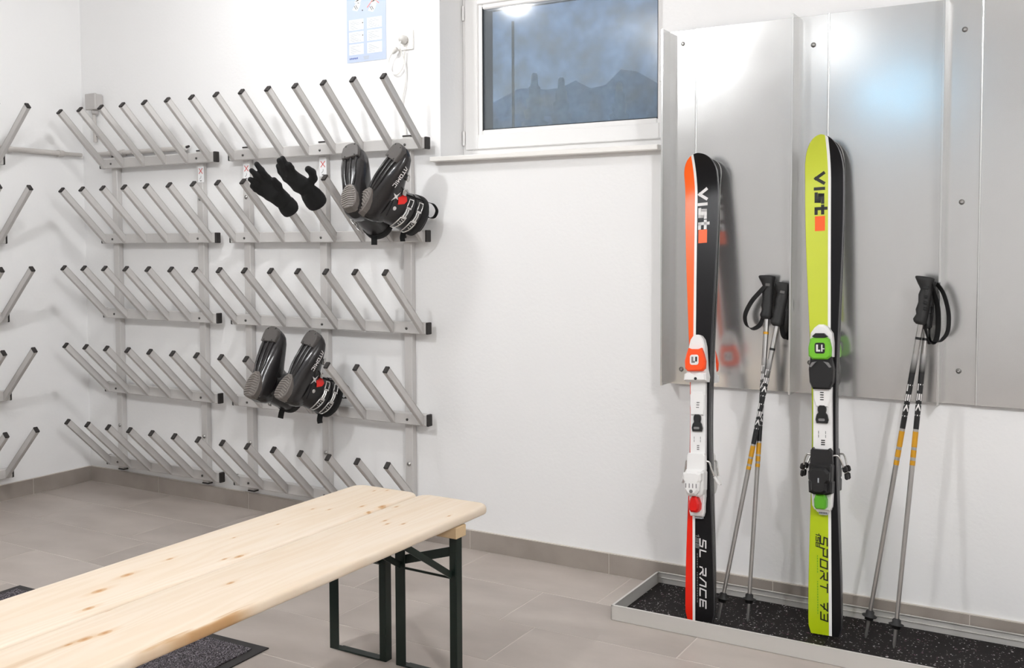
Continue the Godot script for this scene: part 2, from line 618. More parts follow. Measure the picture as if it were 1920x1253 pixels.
func make_camera_and_light():
	var cam := Camera3D.new()
	cam.name = "camera"
	cam.projection = Camera3D.PROJECTION_FRUSTUM
	cam.near = 0.05
	cam.far = 600.0
	cam.size = 1253.0 / FOCAL * cam.near
	cam.frustum_offset = Vector2(0.0, -(626.5 - PRINCIPAL_Y) / FOCAL * cam.near)
	cam.position = Vector3(4.6078, 1.2484, 3.4024)
	cam.rotation = Vector3(-0.0496, 0.5336, -0.0035)
	add_child(cam)
	cam.current = true
	var we := WorldEnvironment.new()
	we.name = "environment"
	var e := Environment.new()
	var sky := Sky.new()
	var sm := ProceduralSkyMaterial.new() # blue hour
	sm.sky_top_color = rgb(48, 106, 182)
	sm.sky_horizon_color = rgb(138, 160, 180)
	sm.ground_horizon_color = rgb(120, 140, 155)
	sm.ground_bottom_color = rgb(70, 80, 86)
	sm.sky_curve = 0.35
	sm.sun_angle_max = 0.0
	sm.sky_energy_multiplier = 1.0
	sm.ground_energy_multiplier = 1.0
	sky.sky_material = sm
	e.background_mode = Environment.BG_SKY
	e.sky = sky
	e.tonemap_mode = Environment.TONE_MAPPER_LINEAR
	e.tonemap_exposure = 1.21
	e.sdfgi_enabled = true
	e.ssao_enabled = true
	e.ssil_enabled = true
	we.environment = e
	add_child(we)
	# the room's two round ceiling lamps and the small cool emergency light on the wall behind the camera
	ceiling_lamp(Vector3(1.86, ROOM.y, 0.93), 0.24, 0.55, "round white ceiling lamp in front of the long rack")
	ceiling_lamp(Vector3(3.05, ROOM.y, 3.45), 0.24, 0.06, "round white ceiling lamp over the benches near the entrance")
	ceiling_lamp(Vector3(2.2, ROOM.y, 2.6), 0.24, 1.5, "round white ceiling lamp left of the benches, in the middle of the room")
	ceiling_lamp(Vector3(5.6, ROOM.y, 2.9), 0.24, 2.5, "round white ceiling lamp close to the right wall")
	emergency_light()

func ceiling_lamp(at: Vector3, size: float, energy: float, label: String, drop := 0.0):
	if drop > 0.0: at.y -= drop
	var t = thing("ceiling_lamp", label, "lamp", Transform3D(Basis(), at), "round ceiling lamps")
	var b = MB.new()
	b.lathe([Vector2(0.001, 0.0), Vector2(size * 0.56, 0.0), Vector2(size * 0.58, -0.008), Vector2(size * 0.58, -0.03), Vector2(size * 0.52, -0.038), Vector2(size * 0.5, -0.03)], 40)
	put("housing", b, mat(rgb(240, 240, 238), 0.4), t)
	if drop > 0.0:
		b = MB.new()
		b.tube([Vector3(0, -0.002, 0), Vector3(0, drop, 0)], 0.009, 10)
		put("suspension_rod", b, mat(rgb(235, 235, 233), 0.4), t)
	var d = MB.new()
	d.lathe([Vector2(0.001, -0.030), Vector2(size * 0.5, -0.030), Vector2(size * 0.47, -0.040), Vector2(size * 0.3, -0.047), Vector2(0.001, -0.05)], 40)
	var m = mat(Color.WHITE, 0.4)
	m.emission_enabled = true
	m.emission = Color(0.985, 0.992, 1.0)
	m.emission_energy_multiplier = 2.6
	put("diffuser", d, m, t)
	var l := OmniLight3D.new()
	l.name = "lamp_light"
	l.position = Vector3(0, -0.10, 0)
	l.light_color = Color(0.985, 0.992, 1.0)
	l.light_energy = energy
	l.light_size = 0.07
	l.omni_range = 14.0
	l.omni_attenuation = 2.0
	l.shadow_enabled = true
	t.add_child(l)

func M_dark() -> StandardMaterial3D:
	return mat(rgb(90, 90, 92), 0.5)

func emergency_light():
	var t = thing("emergency_light", "small cool white emergency light hanging from the ceiling behind the photographer", "lamp", Transform3D(Basis(Vector3.UP, PI), Vector3(3.2, 2.40, 4.94)))
	var b = MB.new()
	b.box(Vector3(0, 0, 0.02), Vector3(0.42, 0.2, 0.04), 0.008)
	put("housing", b, mat(rgb(235, 236, 238), 0.4), t)
	b = MB.new()
	for x in [-0.15, 0.15]: b.tube([Vector3(x, 0.09, 0.02), Vector3(x, ROOM.y - 2.40, 0.02)], 0.004, 8)
	put("suspension_rod", b, M_dark(), t)
	var d = MB.new()
	d.box(Vector3(0, 0, 0.044), Vector3(0.38, 0.16, 0.012), 0.004)
	var m = mat(Color.WHITE, 0.4)
	m.emission_enabled = true
	m.emission = Color(0.30, 0.78, 1.0)
	m.emission_energy_multiplier = 4.2
	put("diffuser", d, m, t)
	var l := AreaLight3D.new()
	l.name = "cool_light"
	l.position = Vector3(0, 0, 0.06)
	l.rotation = Vector3(0, PI, 0)
	l.area_size = Vector2(0.38, 0.16)
	l.light_color = Color(0.55, 0.86, 1.0)
	l.light_energy = 0.035
	l.area_range = 10.0
	l.area_attenuation = 2.0
	l.shadow_enabled = true
	t.add_child(l)

# ------------------------------------------------------------------ the room
const WIN := Rect2(2.261, 1.58, 0.967, 0.75) # opening in the back wall: x, y, width, height
const WALL_T := 0.36

func build_room():
	var b = MB.new()
	b.box(Vector3(ROOM.x / 2, -0.051, ROOM.z / 2), Vector3(ROOM.x + 0.6, 0.1, ROOM.z + 0.8))
	var fl = structure("floor", b, M.grout)
	# tiles 620 x 300 mm in rows along the back wall, each its own piece
	var cache = {}
	var rng := RandomNumberGenerator.new()
	rng.seed = 11
	var shift = [0.009, 0.418, 0.553, 0.241, 0.52, 0.12, 0.36]
	var z = 0.006
	var row = 0
	while z < ROOM.z - 0.02:
		var z1 = minf(z + 0.297, ROOM.z - 0.003)
		var x = shift[row % 7] - 0.621
		while x < ROOM.x - 0.01:
			var x0 = maxf(x + 0.0015, 0.003)
			var x1 = minf(x + 0.6195, ROOM.x - 0.003)
			if x1 - x0 > 0.012:
				var kind = rng.randi() % 4
				var key = "%d %.3f %.3f" % [kind, x1 - x0, z1 - z]
				if not cache.has(key):
					var t = MB.new()
					t.box(Vector3((x1 - x0) / 2, -0.004, (z1 - z) / 2), Vector3(x1 - x0, 0.008, z1 - z), 0.0012)
					cache[key] = t.mesh(M["tile%d" % kind])
				put_mesh("tile", cache[key], Transform3D(Basis(), Vector3(x0, 0, z)), fl)
			x += 0.621
		z += 0.2995
		row += 1
	var wy = ROOM.y
	b = MB.new()
	b.box(Vector3(-0.15, wy / 2, ROOM.z / 2), Vector3(0.3, wy + 0.5, ROOM.z + 1.0))
	structure("wall_left", b, M.wall)
	b = MB.new()
	b.box(Vector3(ROOM.x + 0.15, wy / 2, ROOM.z / 2), Vector3(0.3, wy + 0.5, ROOM.z + 1.0))
	structure("wall_right", b, M.wall)
	b = MB.new()
	b.box(Vector3(ROOM.x / 2, wy / 2, ROOM.z + 0.15), Vector3(ROOM.x + 0.6, wy + 0.5, 0.3))
	structure("wall_front", b, M.wall)
	b = MB.new()
	b.box(Vector3(ROOM.x / 2, wy + 0.1, ROOM.z / 2), Vector3(ROOM.x + 0.6, 0.2, ROOM.z + 1.0))
	structure("ceiling", b, M.wall)
	# back wall round the window opening
	b = MB.new()
	var zc = -WALL_T / 2
	var x0 = WIN.position.x
	var x1 = WIN.end.x
	var y0 = WIN.position.y
	var y1 = WIN.end.y
	b.box(Vector3((x0 - 0.3) / 2, wy / 2, zc), Vector3(x0 + 0.3, wy + 0.4, WALL_T))
	b.box(Vector3((x1 + ROOM.x + 0.3) / 2, wy / 2, zc), Vector3(ROOM.x + 0.3 - x1, wy + 0.4, WALL_T))
	b.box(Vector3((x0 + x1) / 2, (y0 - 0.2) / 2, zc), Vector3(x1 - x0, y0 + 0.2, WALL_T))
	b.box(Vector3((x0 + x1) / 2, (y1 + wy + 0.2) / 2, zc), Vector3(x1 - x0, wy + 0.2 - y1, WALL_T))
	structure("wall_back", b, M.wall)
	# tiled baseboards
	baseboard("baseboard_back", Vector3(0.01, 0, 0), Vector3.RIGHT, Vector3.BACK, ROOM.x - 0.02, [0.526, 1.148, 1.77, 2.392])
	baseboard("baseboard_left", Vector3(0, 0, 0.01), Vector3.BACK, Vector3.RIGHT, ROOM.z - 0.02, [0.33, 0.952])
	baseboard("baseboard_right", Vector3(ROOM.x, 0, 0.01), Vector3.BACK, Vector3.LEFT, ROOM.z - 0.02, [0.5])
	baseboard("baseboard_front", Vector3(0.01, 0, ROOM.z), Vector3.RIGHT, Vector3.FORWARD, ROOM.x - 0.02, [0.5])

func baseboard(called: String, o: Vector3, along: Vector3, out: Vector3, length: float, joints: Array):
	var b = MB.new() # the grout behind and on top
	var c = o + along * length / 2 + out * 0.0045 + Vector3.UP * 0.0405
	b.box(c, (along * length).abs() + (out * 0.009).abs() + Vector3.UP * 0.081)
	var root = structure(called, b, M.grout)
	var js = joints.duplicate()
	while js[-1] + 0.622 < length: js.append(js[-1] + 0.622)
	var from = 0.0
	for j in js + [length]:
		var t = MB.new()
		var n = j - from - 0.003
		t.box(o + along * (from + n / 2) + out * 0.0055 + Vector3.UP * 0.0405, (along * n).abs() + (out * 0.0105).abs() + Vector3.UP * 0.077, 0.001)
		put("tile", t, M.base_tile, root)
		from = j

func build_window():
	var w := Node3D.new()
	w.name = "window_1"
	w.set_meta("kind", "structure")
	add_child(w)
	var x0 = WIN.position.x
	var x1 = WIN.end.x
	var y0 = 1.60
	var y1 = WIN.end.y
	var zf = -0.165
	# fixed frame
	var b = MB.new()
	frame(b, x0, x1, y0, y1, 0.05, zf - 0.07, zf - 0.004)
	put("frame", b, M.white_plastic, w)
	# sash, stepping out and sloping to the glass
	b = MB.new()
	var sx0 = x0 + 0.016
	var sx1 = x1 - 0.016
	var sy0 = y0 + 0.04
	var sy1 = y1 - 0.03
	frame(b, sx0, sx1, sy0, sy1, 0.062, zf - 0.05, zf + 0.006, 0.004)
	put("sash", b, M.white_plastic, w)
	b = MB.new()
	frame(b, sx0 + 0.058, sx1 - 0.05, sy0 + 0.058, sy1 - 0.058, 0.024, zf - 0.05, zf - 0.003, 0.005)
	put("glazing_bead", b, M.white_plastic, w)
	var gx0 = x0 + 0.098
	var gx1 = x1 - 0.09
	var gy0 = 1.722
	var gy1 = 2.224
	b = MB.new()
	frame(b, gx0 - 0.006, gx1 + 0.006, gy0 - 0.006, gy1 + 0.006, 0.0075, zf - 0.05, zf - 0.006)
	put("gasket", b, M.gasket, w)
	b = MB.new()
	b.box(Vector3((gx0 + gx1) / 2, (gy0 + gy1) / 2, zf - 0.014), Vector3(gx1 - gx0 + 0.004, gy1 - gy0 + 0.004, 0.004))
	put("pane", b, M.glass, w)
	b = MB.new()
	b.box(Vector3((gx0 + gx1) / 2, (gy0 + gy1) / 2, zf - 0.080), Vector3(gx1 - gx0 + 0.004, gy1 - gy0 + 0.004, 0.0004))
	put("condensation", b, M.condensation, w, "foggy film of condensation on the pane")
	# dark outer cover frame, seen through the glass on the left and at the top
	b = MB.new()
	frame(b, gx0 - 0.03, gx1 + 0.03, gy0 - 0.03, gy1 + 0.03, 0.032, zf - 0.085, zf - 0.03)
	put("outer_frame", b, M.dark_frame, w)
	# sill board and small fittings
	b = MB.new()
	b.box(Vector3((2.235 + 3.228) / 2, 1.590, (0.042 - 0.16) / 2), Vector3(3.228 - 2.235, 0.020, 0.202), 0.003)
	put("sill", b, M.sill, w)
	for y in [1.69, 2.21]:
		b = MB.new()
		b.tube([Vector3(x0 + 0.009, y - 0.03, zf + 0.004), Vector3(x0 + 0.009, y + 0.03, zf + 0.004)], 0.006, 10)
		put("hinge", b, M.white_plastic, w)
	b = MB.new()
	b.box(Vector3(3.168, 1.885, zf + 0.016), Vector3(0.028, 0.07, 0.012), 0.004)
	b.box(Vector3(3.172, 1.87, zf + 0.024), Vector3(0.014, 0.024, 0.014), 0.004)
	put("handle_rose", b, M.white_plastic, w)

func frame(b: MB, x0: float, x1: float, y0: float, y1: float, t: float, z0: float, z1: float, bev := 0.002):
	var zc = (z0 + z1) / 2
	var d = absf(z1 - z0)
	b.box(Vector3(x0 + t / 2, (y0 + y1) / 2, zc), Vector3(t, y1 - y0, d), bev)
	b.box(Vector3(x1 - t / 2, (y0 + y1) / 2, zc), Vector3(t, y1 - y0, d), bev)
	b.box(Vector3((x0 + x1) / 2, y0 + t / 2, zc), Vector3(x1 - x0 - 2 * t + 0.001, t, d), bev)
	b.box(Vector3((x0 + x1) / 2, y1 - t / 2, zc), Vector3(x1 - x0 - 2 * t + 0.001, t, d), bev)

func build_outside():
	# a snow-dusted slope beyond the window, with dark conifers and a slim post
	var n := FastNoiseLite.new()
	n.seed = 8; n.frequency = 0.02; n.fractal_octaves = 4
	var b = MB.new()
	var nx = 60
	var nz = 24
	var P = func(i: int, j: int) -> Vector3:
		var x = -150.0 + 190.0 * i / nx
		var z = -1.0 - 169.0 * j / nz
		var u = float(j) / nz
		return Vector3(x, -2.5 + 27.0 * pow(u, 1.4) + (6.0 + 12.0 * u) * n.get_noise_2d(x, z) * u + 0.03 * u * (-x) , z)
	for i in nx:
		for j in nz:
			b.quad(P.call(i, j), P.call(i + 1, j), P.call(i + 1, j + 1), P.call(i, j + 1), 1)
	structure("hill", b, M.hill)
	var r := RandomNumberGenerator.new()
	r.seed = 4
	var spots = [[-34.0, -70.0, 9.5], [-41.0, -78.0, 11.0], [-47.0, -74.0, 8.5], [-27.0, -66.0, 8.0], [-58.0, -92.0, 11.0], [-20.0, -58.0, 7.0]]
	var names = ["tall dark conifer in the middle of the hazy slope outside the window", "broad conifer behind the middle of the window pane", "conifer standing low behind the left of the pane", "conifer right of the pane's middle on the slope", "far conifer near the ridge outside the window", "short conifer outside by the pane's right edge"]
	for k in spots.size():
		var s = spots[k]
		var u = (-s[1] - 1.0) / 169.0
		var y = -2.5 + 27.0 * pow(u, 1.4) + (6.0 + 12.0 * u) * n.get_noise_2d(s[0], s[1]) * u + 0.03 * u * (-s[0])
		var t = thing("conifer", names[k], "tree", Transform3D(Basis(), Vector3(s[0], y - 0.3, s[1])), "conifers outside")
		var c = MB.new()
		c.tube([Vector3(0, 0, 0), Vector3(0, s[2] * 0.9, 0)], [0.25, 0.04], 7)
		put("trunk", c, M.post, t)
		c = MB.new()
		var prof = []
		for i in 9:
			var v = i / 9.0
			prof.append(Vector2(s[2] * 0.2 * (1.0 - v) + 0.05, s[2] * (0.12 + 0.88 * v)))
			prof.append(Vector2(s[2] * 0.13 * (1.0 - v) + 0.03, s[2] * (0.14 + 0.88 * v)))
		c.lathe(prof, 14)
		put("crown", c, M.tree, t)
	var pm = MB.new()
	pm.tube([Vector3(0, 0, 0), Vector3(0, 6.2, 0)], 0.014, 10)
	tag(put("post", pm, M.post, self), "slim grey post outside, seen through the left of the window", "post").position = Vector3(-0.512, -2.75, -5.3)

# ------------------------------------------------------------------ boot drying racks
const ROWS := [0.1203, 0.4973, 0.8769, 1.2550, 1.6328]

func make_rack(label: String, xf: Transform3D, length: float, first: float, pitch: float, n: int, posts: Array):
	var t = thing("boot_drying_rack", label, "rack", xf, "boot drying racks")
	# shared pieces
	var pb = MB.new()
	pb.box(Vector3(0, 0.895, 0.0155), Vector3(0.04, 1.59, 0.029), 0.002)
	var post_mesh = pb.mesh(M.rack)
	var cb = MB.new()
	cb.box(Vector3.ZERO, Vector3(0.042, 0.006, 0.031), 0.0015)
	var post_cap = cb.mesh(M.cap)
	var rb = MB.new()
	rb.box(Vector3(length / 2, 0.024, 0.045), Vector3(length - 0.012, 0.048, 0.029), 0.003)
	var rail_mesh = rb.mesh(M.rack)
	var ec = MB.new()
	ec.box(Vector3.ZERO, Vector3(0.012, 0.049, 0.030), 0.0025)
	var rail_cap = ec.mesh(M.cap)
	# a prong: 30 x 20 mm tube rising at 45 degrees, cut flush on the rail's face
	var tip = Vector3(0, 0.2597, 0.2978)
	var dir = Vector3(0, 0.7071, 0.7071)
	var up = Vector3(0, 0.7071, -0.7071)
	var qb = MB.new()
	var k = qb.mark()
	var rings = []
	for e in 2:
		var ring = PackedVector3Array()
		for q in [[-1, -1], [1, -1], [1, 1], [-1, 1]]:
			for o in ([[0.0, 0.002], [0.002, 0.0]] if q[0] * q[1] < 0 else [[0.002, 0.0], [0.0, 0.002]]):
				var off = Vector3(q[0] * (0.010 - o[0]), 0, 0) + up * q[1] * (0.015 - o[1])
				var p = tip + off
				if e == 0: p += dir * ((0.058 - p.z) / dir.z)
				else: p -= dir * 0.004
				ring.append(p)
		rings.append(ring)
	qb.loft(rings, true, true, -1)
	var prong_mesh = qb.mesh(M.rack)
	var pc = MB.new()
	pc.box(tip, Vector3(0.0205, 0.0305, 0.009), 0.002, Basis(Vector3.RIGHT, up, dir))
	var prong_cap = pc.mesh(M.cap)
	var sb = MB.new()
	sb.lathe([Vector2(0.001, 0.004), Vector2(0.004, 0.0035), Vector2(0.0055, 0.001), Vector2(0.0055, -0.001)], 12)
	var bolt = sb.mesh(M.dark_steel)
	var wb = MB.new()
	wb.lathe([Vector2(0.001, 0.006), Vector2(0.005, 0.006), Vector2(0.0055, 0.003), Vector2(0.009, 0.002), Vector2(0.009, -0.001)], 12)
	var wall_bolt = wb.mesh(M.steel)
	var face = Basis(Vector3.RIGHT, Vector3.BACK, Vector3.DOWN) # lathe axis to +z
	for x in posts:
		var p = put_mesh("post", post_mesh, Transform3D(Basis(), Vector3(x, 0, 0)), t)
		put_mesh("end_cap", post_cap, Transform3D(Basis(), Vector3(0, 1.693, 0.0155)), p)
		put_mesh("end_cap", post_cap, Transform3D(Basis(), Vector3(0, 0.097, 0.0155)), p)
		for y in [0.325, 1.465]:
			put_mesh("wall_bolt", wall_bolt, Transform3D(face, Vector3(0, y, 0.031)), p)
	for y in ROWS:
		var r = put_mesh("rail", rail_mesh, Transform3D(Basis(), Vector3(0, y, 0)), t)
		for x in [0.006, length - 0.006]:
			put_mesh("end_cap", rail_cap, Transform3D(Basis(), Vector3(x, 0.024, 0.045)), r)
		for x in posts:
			put_mesh("bolt", bolt, Transform3D(face, Vector3(x + 0.014, 0.021, 0.0605)), r)
		for i in n:
			var g = put_mesh("prong", prong_mesh, Transform3D(Basis(), Vector3(first + pitch * i, y, 0)), t)
			put_mesh("end_cap", prong_cap, Transform3D(), g)
	return t

func sticker(parent: Node, at: Vector3):
	var b = MB.new()
	b.box(at, Vector3(0.04, 0.074, 0.0012))
	var s = put("sticker", b, M.paper, parent, "small white warning sticker with a red cross")
	b = MB.new()
	var c = at + Vector3(0, 0.016, 0.001)
	b.beam(c + Vector3(-0.012, -0.013, 0), c + Vector3(0.012, 0.013, 0), 0.0032, 0.0006, Vector3.BACK)
	b.beam(c + Vector3(-0.012, 0.013, 0), c + Vector3(0.012, -0.013, 0), 0.0032, 0.0006, Vector3.BACK)
	put("red_cross", b, M.red_print, s)
	b = MB.new()
	c = at + Vector3(0, -0.018, 0.001)
	b.beam(c + Vector3(-0.008, -0.004, 0), c + Vector3(0.001, 0.003, 0), 0.002, 0.0006, Vector3.BACK)
	b.beam(c + Vector3(0.001, 0.003, 0), c + Vector3(0.002, 0.012, 0), 0.002, 0.0006, Vector3.BACK)
	b.box(c + Vector3(0.0, -0.012, 0), Vector3(0.01, 0.005, 0.0006))
	put("pictogram", b, M.bind_grey, s)

func build_racks():
	var a = make_rack("short silver tube rack with five rows of prongs in the room corner", Transform3D(Basis(), Vector3(0.205, 0, 0)), 0.824, 0.029, 0.1517, 6, [0.075, 0.688])
	sticker(a, Vector3(0.699, 1.58, 0.0312))
	var b = make_rack("long silver tube rack holding the black boots and gloves", Transform3D(Basis(), Vector3(1.112, 0, 0)), 1.121, 0.035, 0.1508, 8, [0.084, 0.543, 0.999])
	sticker(b, Vector3(0.090, 1.58, 0.0312))
	sticker(b, Vector3(0.549, 1.58, 0.0312))
	make_rack("silver tube rack on the left side wall, its prongs pointing right", Transform3D(Basis(Vector3.UP, PI / 2), Vector3(0, 0, 1.295)), 0.824, 0.029, 0.1517, 6, [0.1, 0.7])

# ------------------------------------------------------------------ small fittings on the walls
func build_wall_fittings():
	# poster
	var x0 = 1.779
	var x1 = 1.990
	var y0 = 2.024
	var y1 = 2.321
	var t = thing("poster", "pale blue instruction poster on the wall above the long rack", "poster", Transform3D(Basis(), Vector3(x0, y0, 0.001)))
	var b = MB.new()
	b.box(Vector3(0.1055, 0.1485, 0.0006), Vector3(0.211, 0.297, 0.0012))
	put("sheet", b, M.poster, t)
	b = MB.new()
	for i in 2:
		for j in 3:
			b.box(Vector3(0.052 + 0.098 * i, 0.055 + 0.052 * j, 0.0014), Vector3(0.078, 0.044, 0.0006))
	put("text_panel", b, M.paper, t)
	b = MB.new()
	for i in 2:
		for j in 3:
			for k in 6:
				var w = 0.058 - 0.012 * ((k * 7 + i * 3 + j * 5) % 4)
				b.box(Vector3(0.020 + 0.098 * i + w / 2, 0.068 + 0.052 * j - 0.0058 * k, 0.0019), Vector3(w, 0.0024, 0.0003))
	put("small_print", b, M.pale_grey, t)
	# pictures: white boots with dark buckle bars, the right one crossed out in red
	for i in 2:
		var cx = 0.056 + 0.085 * i
		for k in 2:
			b = MB.new()
			var c = Vector2(cx + 0.012 * k - 0.002, 0.235 + 0.03 * k - 0.012 * i)
			var q = poly([-0.022, -0.012, 0.004, -0.020, 0.016, -0.004, 0.022, 0.010, 0.008, 0.020, -0.006, 0.010])
			for m in q.size(): q[m] += c
			b.prism(q, 0.0012, 0.0018)
			var boot = put("boot_picture", b, M.paper, t)
			b = MB.new()
			for m in 2:
				var d = Vector3(c.x - 0.006 + 0.008 * m, c.y - 0.004 + 0.002 * m, 0.002)
				var dd = Vector3(0.005, -0.008, 0) if k == 0 else Vector3(0.008, 0.005, 0)
				b.beam(d - dd, d + dd, 0.003, 0.0004, Vector3.BACK)
			put("buckle_bar", b, M.dark_steel, boot)
	b = MB.new()
	b.beam(Vector3(0.112, 0.224, 0.0021), Vector3(0.176, 0.286, 0.0021), 0.004, 0.0004, Vector3.BACK)
	b.beam(Vector3(0.112, 0.286, 0.0021), Vector3(0.176, 0.236, 0.0021), 0.004, 0.0004, Vector3.BACK)
	put("red_cross", b, M.pink_print, t)
	b = MB.new() # the unreadable dark blue word and the grey line in the footer
	for k in 9: b.box(Vector3(0.016 + 0.0052 * k, 0.0165 + 0.0005 * (k % 3), 0.0015), Vector3(0.0036, 0.007 - 0.0012 * (k % 2), 0.0004))
	put("footer_print", b, M.blue_print, t)
	b = MB.new()
	for k in 3: b.box(Vector3(0.105, 0.021 - 0.005 * k, 0.0015), Vector3(0.032 - 0.004 * k, 0.0025, 0.0004))
	put("footer_lines", b, M.pale_grey, t)
	b = MB.new()
	for k in 3: b.prism(circle(0.003, 10, Vector2(0.087, 0.2 - 0.052 * k + 0.016)), 0.0017, 0.0021)
	put("dot", b, M.dark_steel, t)
	# socket with a plug
	t = thing("wall_socket", "white wall socket between the poster and the window", "socket", Transform3D(Basis(), Vector3(2.092, 2.09, 0)))
	b = MB.new()
	b.prism(rounded(0.081, 0.081, 0.005), 0.0005, 0.009, 0.002)
	put("plate", b, M.socket, t)
	b = MB.new()
	b.xf = Transform3D(Basis(Vector3.RIGHT, Vector3.BACK, Vector3.DOWN), Vector3(0, 0, 0.009))
	b.lathe([Vector2(0.026, -0.001), Vector2(0.026, 0.001), Vector2(0.022, 0.0015), Vector2(0.021, 0.0004), Vector2(0.001, 0.0004)], 28)
	put("insert", b, M.socket, t)
	t = thing("power_plug", "white plug sitting in the wall socket with its cable", "plug", Transform3D(Basis(), Vector3(2.092, 2.09, 0)))
	b = MB.new()
	b.xf = Transform3D(Basis(Vector3.RIGHT, Vector3.BACK, Vector3.DOWN), Vector3(0, 0, 0.0105))
	b.lathe([Vector2(0.018, 0.0), Vector2(0.0185, 0.012), Vector2(0.013, 0.026), Vector2(0.008, 0.032), Vector2(0.001, 0.033)], 20)
	put("body", b, M.plug_grey, t)
	b = MB.new()
	b.tube(smooth_path([Vector3(0, -0.004, 0.034), Vector3(0.0, -0.03, 0.045), Vector3(-0.002, -0.055, 0.03), Vector3(0.002, -0.1, 0.012), Vector3(0.004, -0.15, 0.010), Vector3(-0.004, -0.2, 0.010), Vector3(-0.016, -0.25, 0.010), Vector3(-0.012, -0.305, 0.010), Vector3(-0.002, -0.36, 0.010), Vector3(0.006, -0.41, 0.012)], 6), 0.0032, 8)
	put("cable", b, M.socket, t)
	t = thing("loose_cable_end", "white cable loop with a grey connector hanging below the wall socket", "cable")
	b = MB.new()
	b.tube(smooth_path([Vector3(2.05, 2.045, 0.024), Vector3(2.03, 2.032, 0.024), Vector3(2.016, 1.998, 0.022), Vector3(2.026, 1.966, 0.018), Vector3(2.052, 1.952, 0.014), Vector3(2.077, 1.972, 0.012), Vector3(2.09, 2.004, 0.012), Vector3(2.094, 2.046, 0.014)], 7), 0.0032, 8)
	put("cable", b, M.socket, t)
	b = MB.new()
	b.tube([Vector3(2.040, 2.037, 0.024), Vector3(2.048, 2.044, 0.024), Vector3(2.064, 2.056, 0.024)], [0.0045, 0.0085, 0.0085], 12)
	put("connector", b, M.plug_grey, t)
	# junction box and its conduit in the corner
	t = thing("junction_box", "grey junction box on the back wall in the corner", "junction box", Transform3D(Basis(), Vector3(0.132, 1.977, 0)))
	b = MB.new()
	b.box(Vector3(0, 0, 0.02), Vector3(0.078, 0.078, 0.038), 0.005)
	put("body", b, M.junction, t)
	b = MB.new()
	b.box(Vector3(0, 0.001, 0.045), Vector3(0.082, 0.083, 0.014), 0.004)
	put("lid", b, M.junction, t)
	for q in [[-0.048, 0.0, PI / 2], [0.0, -0.048, 0.0]]:
		b = MB.new()
		b.xf = Transform3D(Basis(Vector3.BACK, q[2]), Vector3(q[0], q[1], 0.022))
		b.lathe([Vector2(0.013, -0.012), Vector2(0.0165, -0.01), Vector2(0.0165, 0.006), Vector2(0.014, 0.01)], 16)
		put("cable_gland", b, M.junction, t)
	t = thing("conduit", "short vertical grey conduit below the corner junction box", "conduit", Transform3D(Basis(), Vector3(0.1, 1.776, 0)))
	b = MB.new()
	b.tube([Vector3(0.02, 0.0, 0.014), Vector3(0.02, 0.145, 0.02)], 0.010, 12)
	put("tube", b, M.pipe, t)
	b = MB.new()
	b.tube([Vector3(0.035, 0.03, 0.002), Vector3(0.035, 0.03, 0.016)], 0.006, 10)
	put("screw", b, M.dark_steel, t)
	# air pipe round the corner behind the upper rack rails
	t = thing("air_pipe", "grey pipe on the left wall running into the corner", "pipe", Transform3D(Basis(), Vector3(0, 1.713, 0)))
	b = MB.new()
	b.tube([Vector3(0.026, 0.003, 1.6), Vector3(0.026, 0, 0.13)], 0.0125, 16)
	put("tube", b, M.pipe, t)
	b = MB.new()
	b.tube([Vector3(0.026, 0.0, 0.14), Vector3(0.026, 0, 0.03)], 0.010, 16)
	put("coupling", b, M.pipe, t)
	for z in [0.15, 0.43, 1.1]:
		b = MB.new()
		b.box(Vector3(0.012, 0, z), Vector3(0.022, 0.034, 0.022), 0.004)
		b.tube([Vector3(0.026, 0, z - 0.011), Vector3(0.026, 0, z + 0.011)], 0.0155, 16)
		put("clamp", b, M.pipe, t)
	t = thing("air_pipe", "grey pipe along the back wall behind the short rack's top rail", "pipe", Transform3D(Basis(), Vector3(0, 1.711, 0)))
	b = MB.new()
	b.tube([Vector3(0.15, 0, 0.02), Vector3(0.76, 0, 0.02)], 0.0115, 16)
	put("tube", b, M.pipe, t)
	b = MB.new()
	b.tube([Vector3(0.75, 0, 0.02), Vector3(0.775, 0, 0.02), Vector3(0.80, 0.002, 0.024)], [0.014, 0.016, 0.012], 14)
	b.tube([Vector3(0.785, -0.012, 0.024), Vector3(0.785, 0.014, 0.028)], 0.012, 12)
	put("valve", b, M.socket, t)
	b = MB.new()
	b.tube([Vector3(0.802, 0.004, 0.024), Vector3(0.822, 0.006, 0.028)], 0.006, 10)
	put("valve_nozzle", b, M.cap, t)
	for x in [0.24, 0.33]:
		b = MB.new()
		b.box(Vector3(x, 0, 0.010), Vector3(0.022, 0.032, 0.018), 0.004)
		b.tube([Vector3(x - 0.011, 0, 0.02), Vector3(x + 0.011, 0, 0.02)], 0.0145, 16)
		put("clamp", b, M.pipe, t)

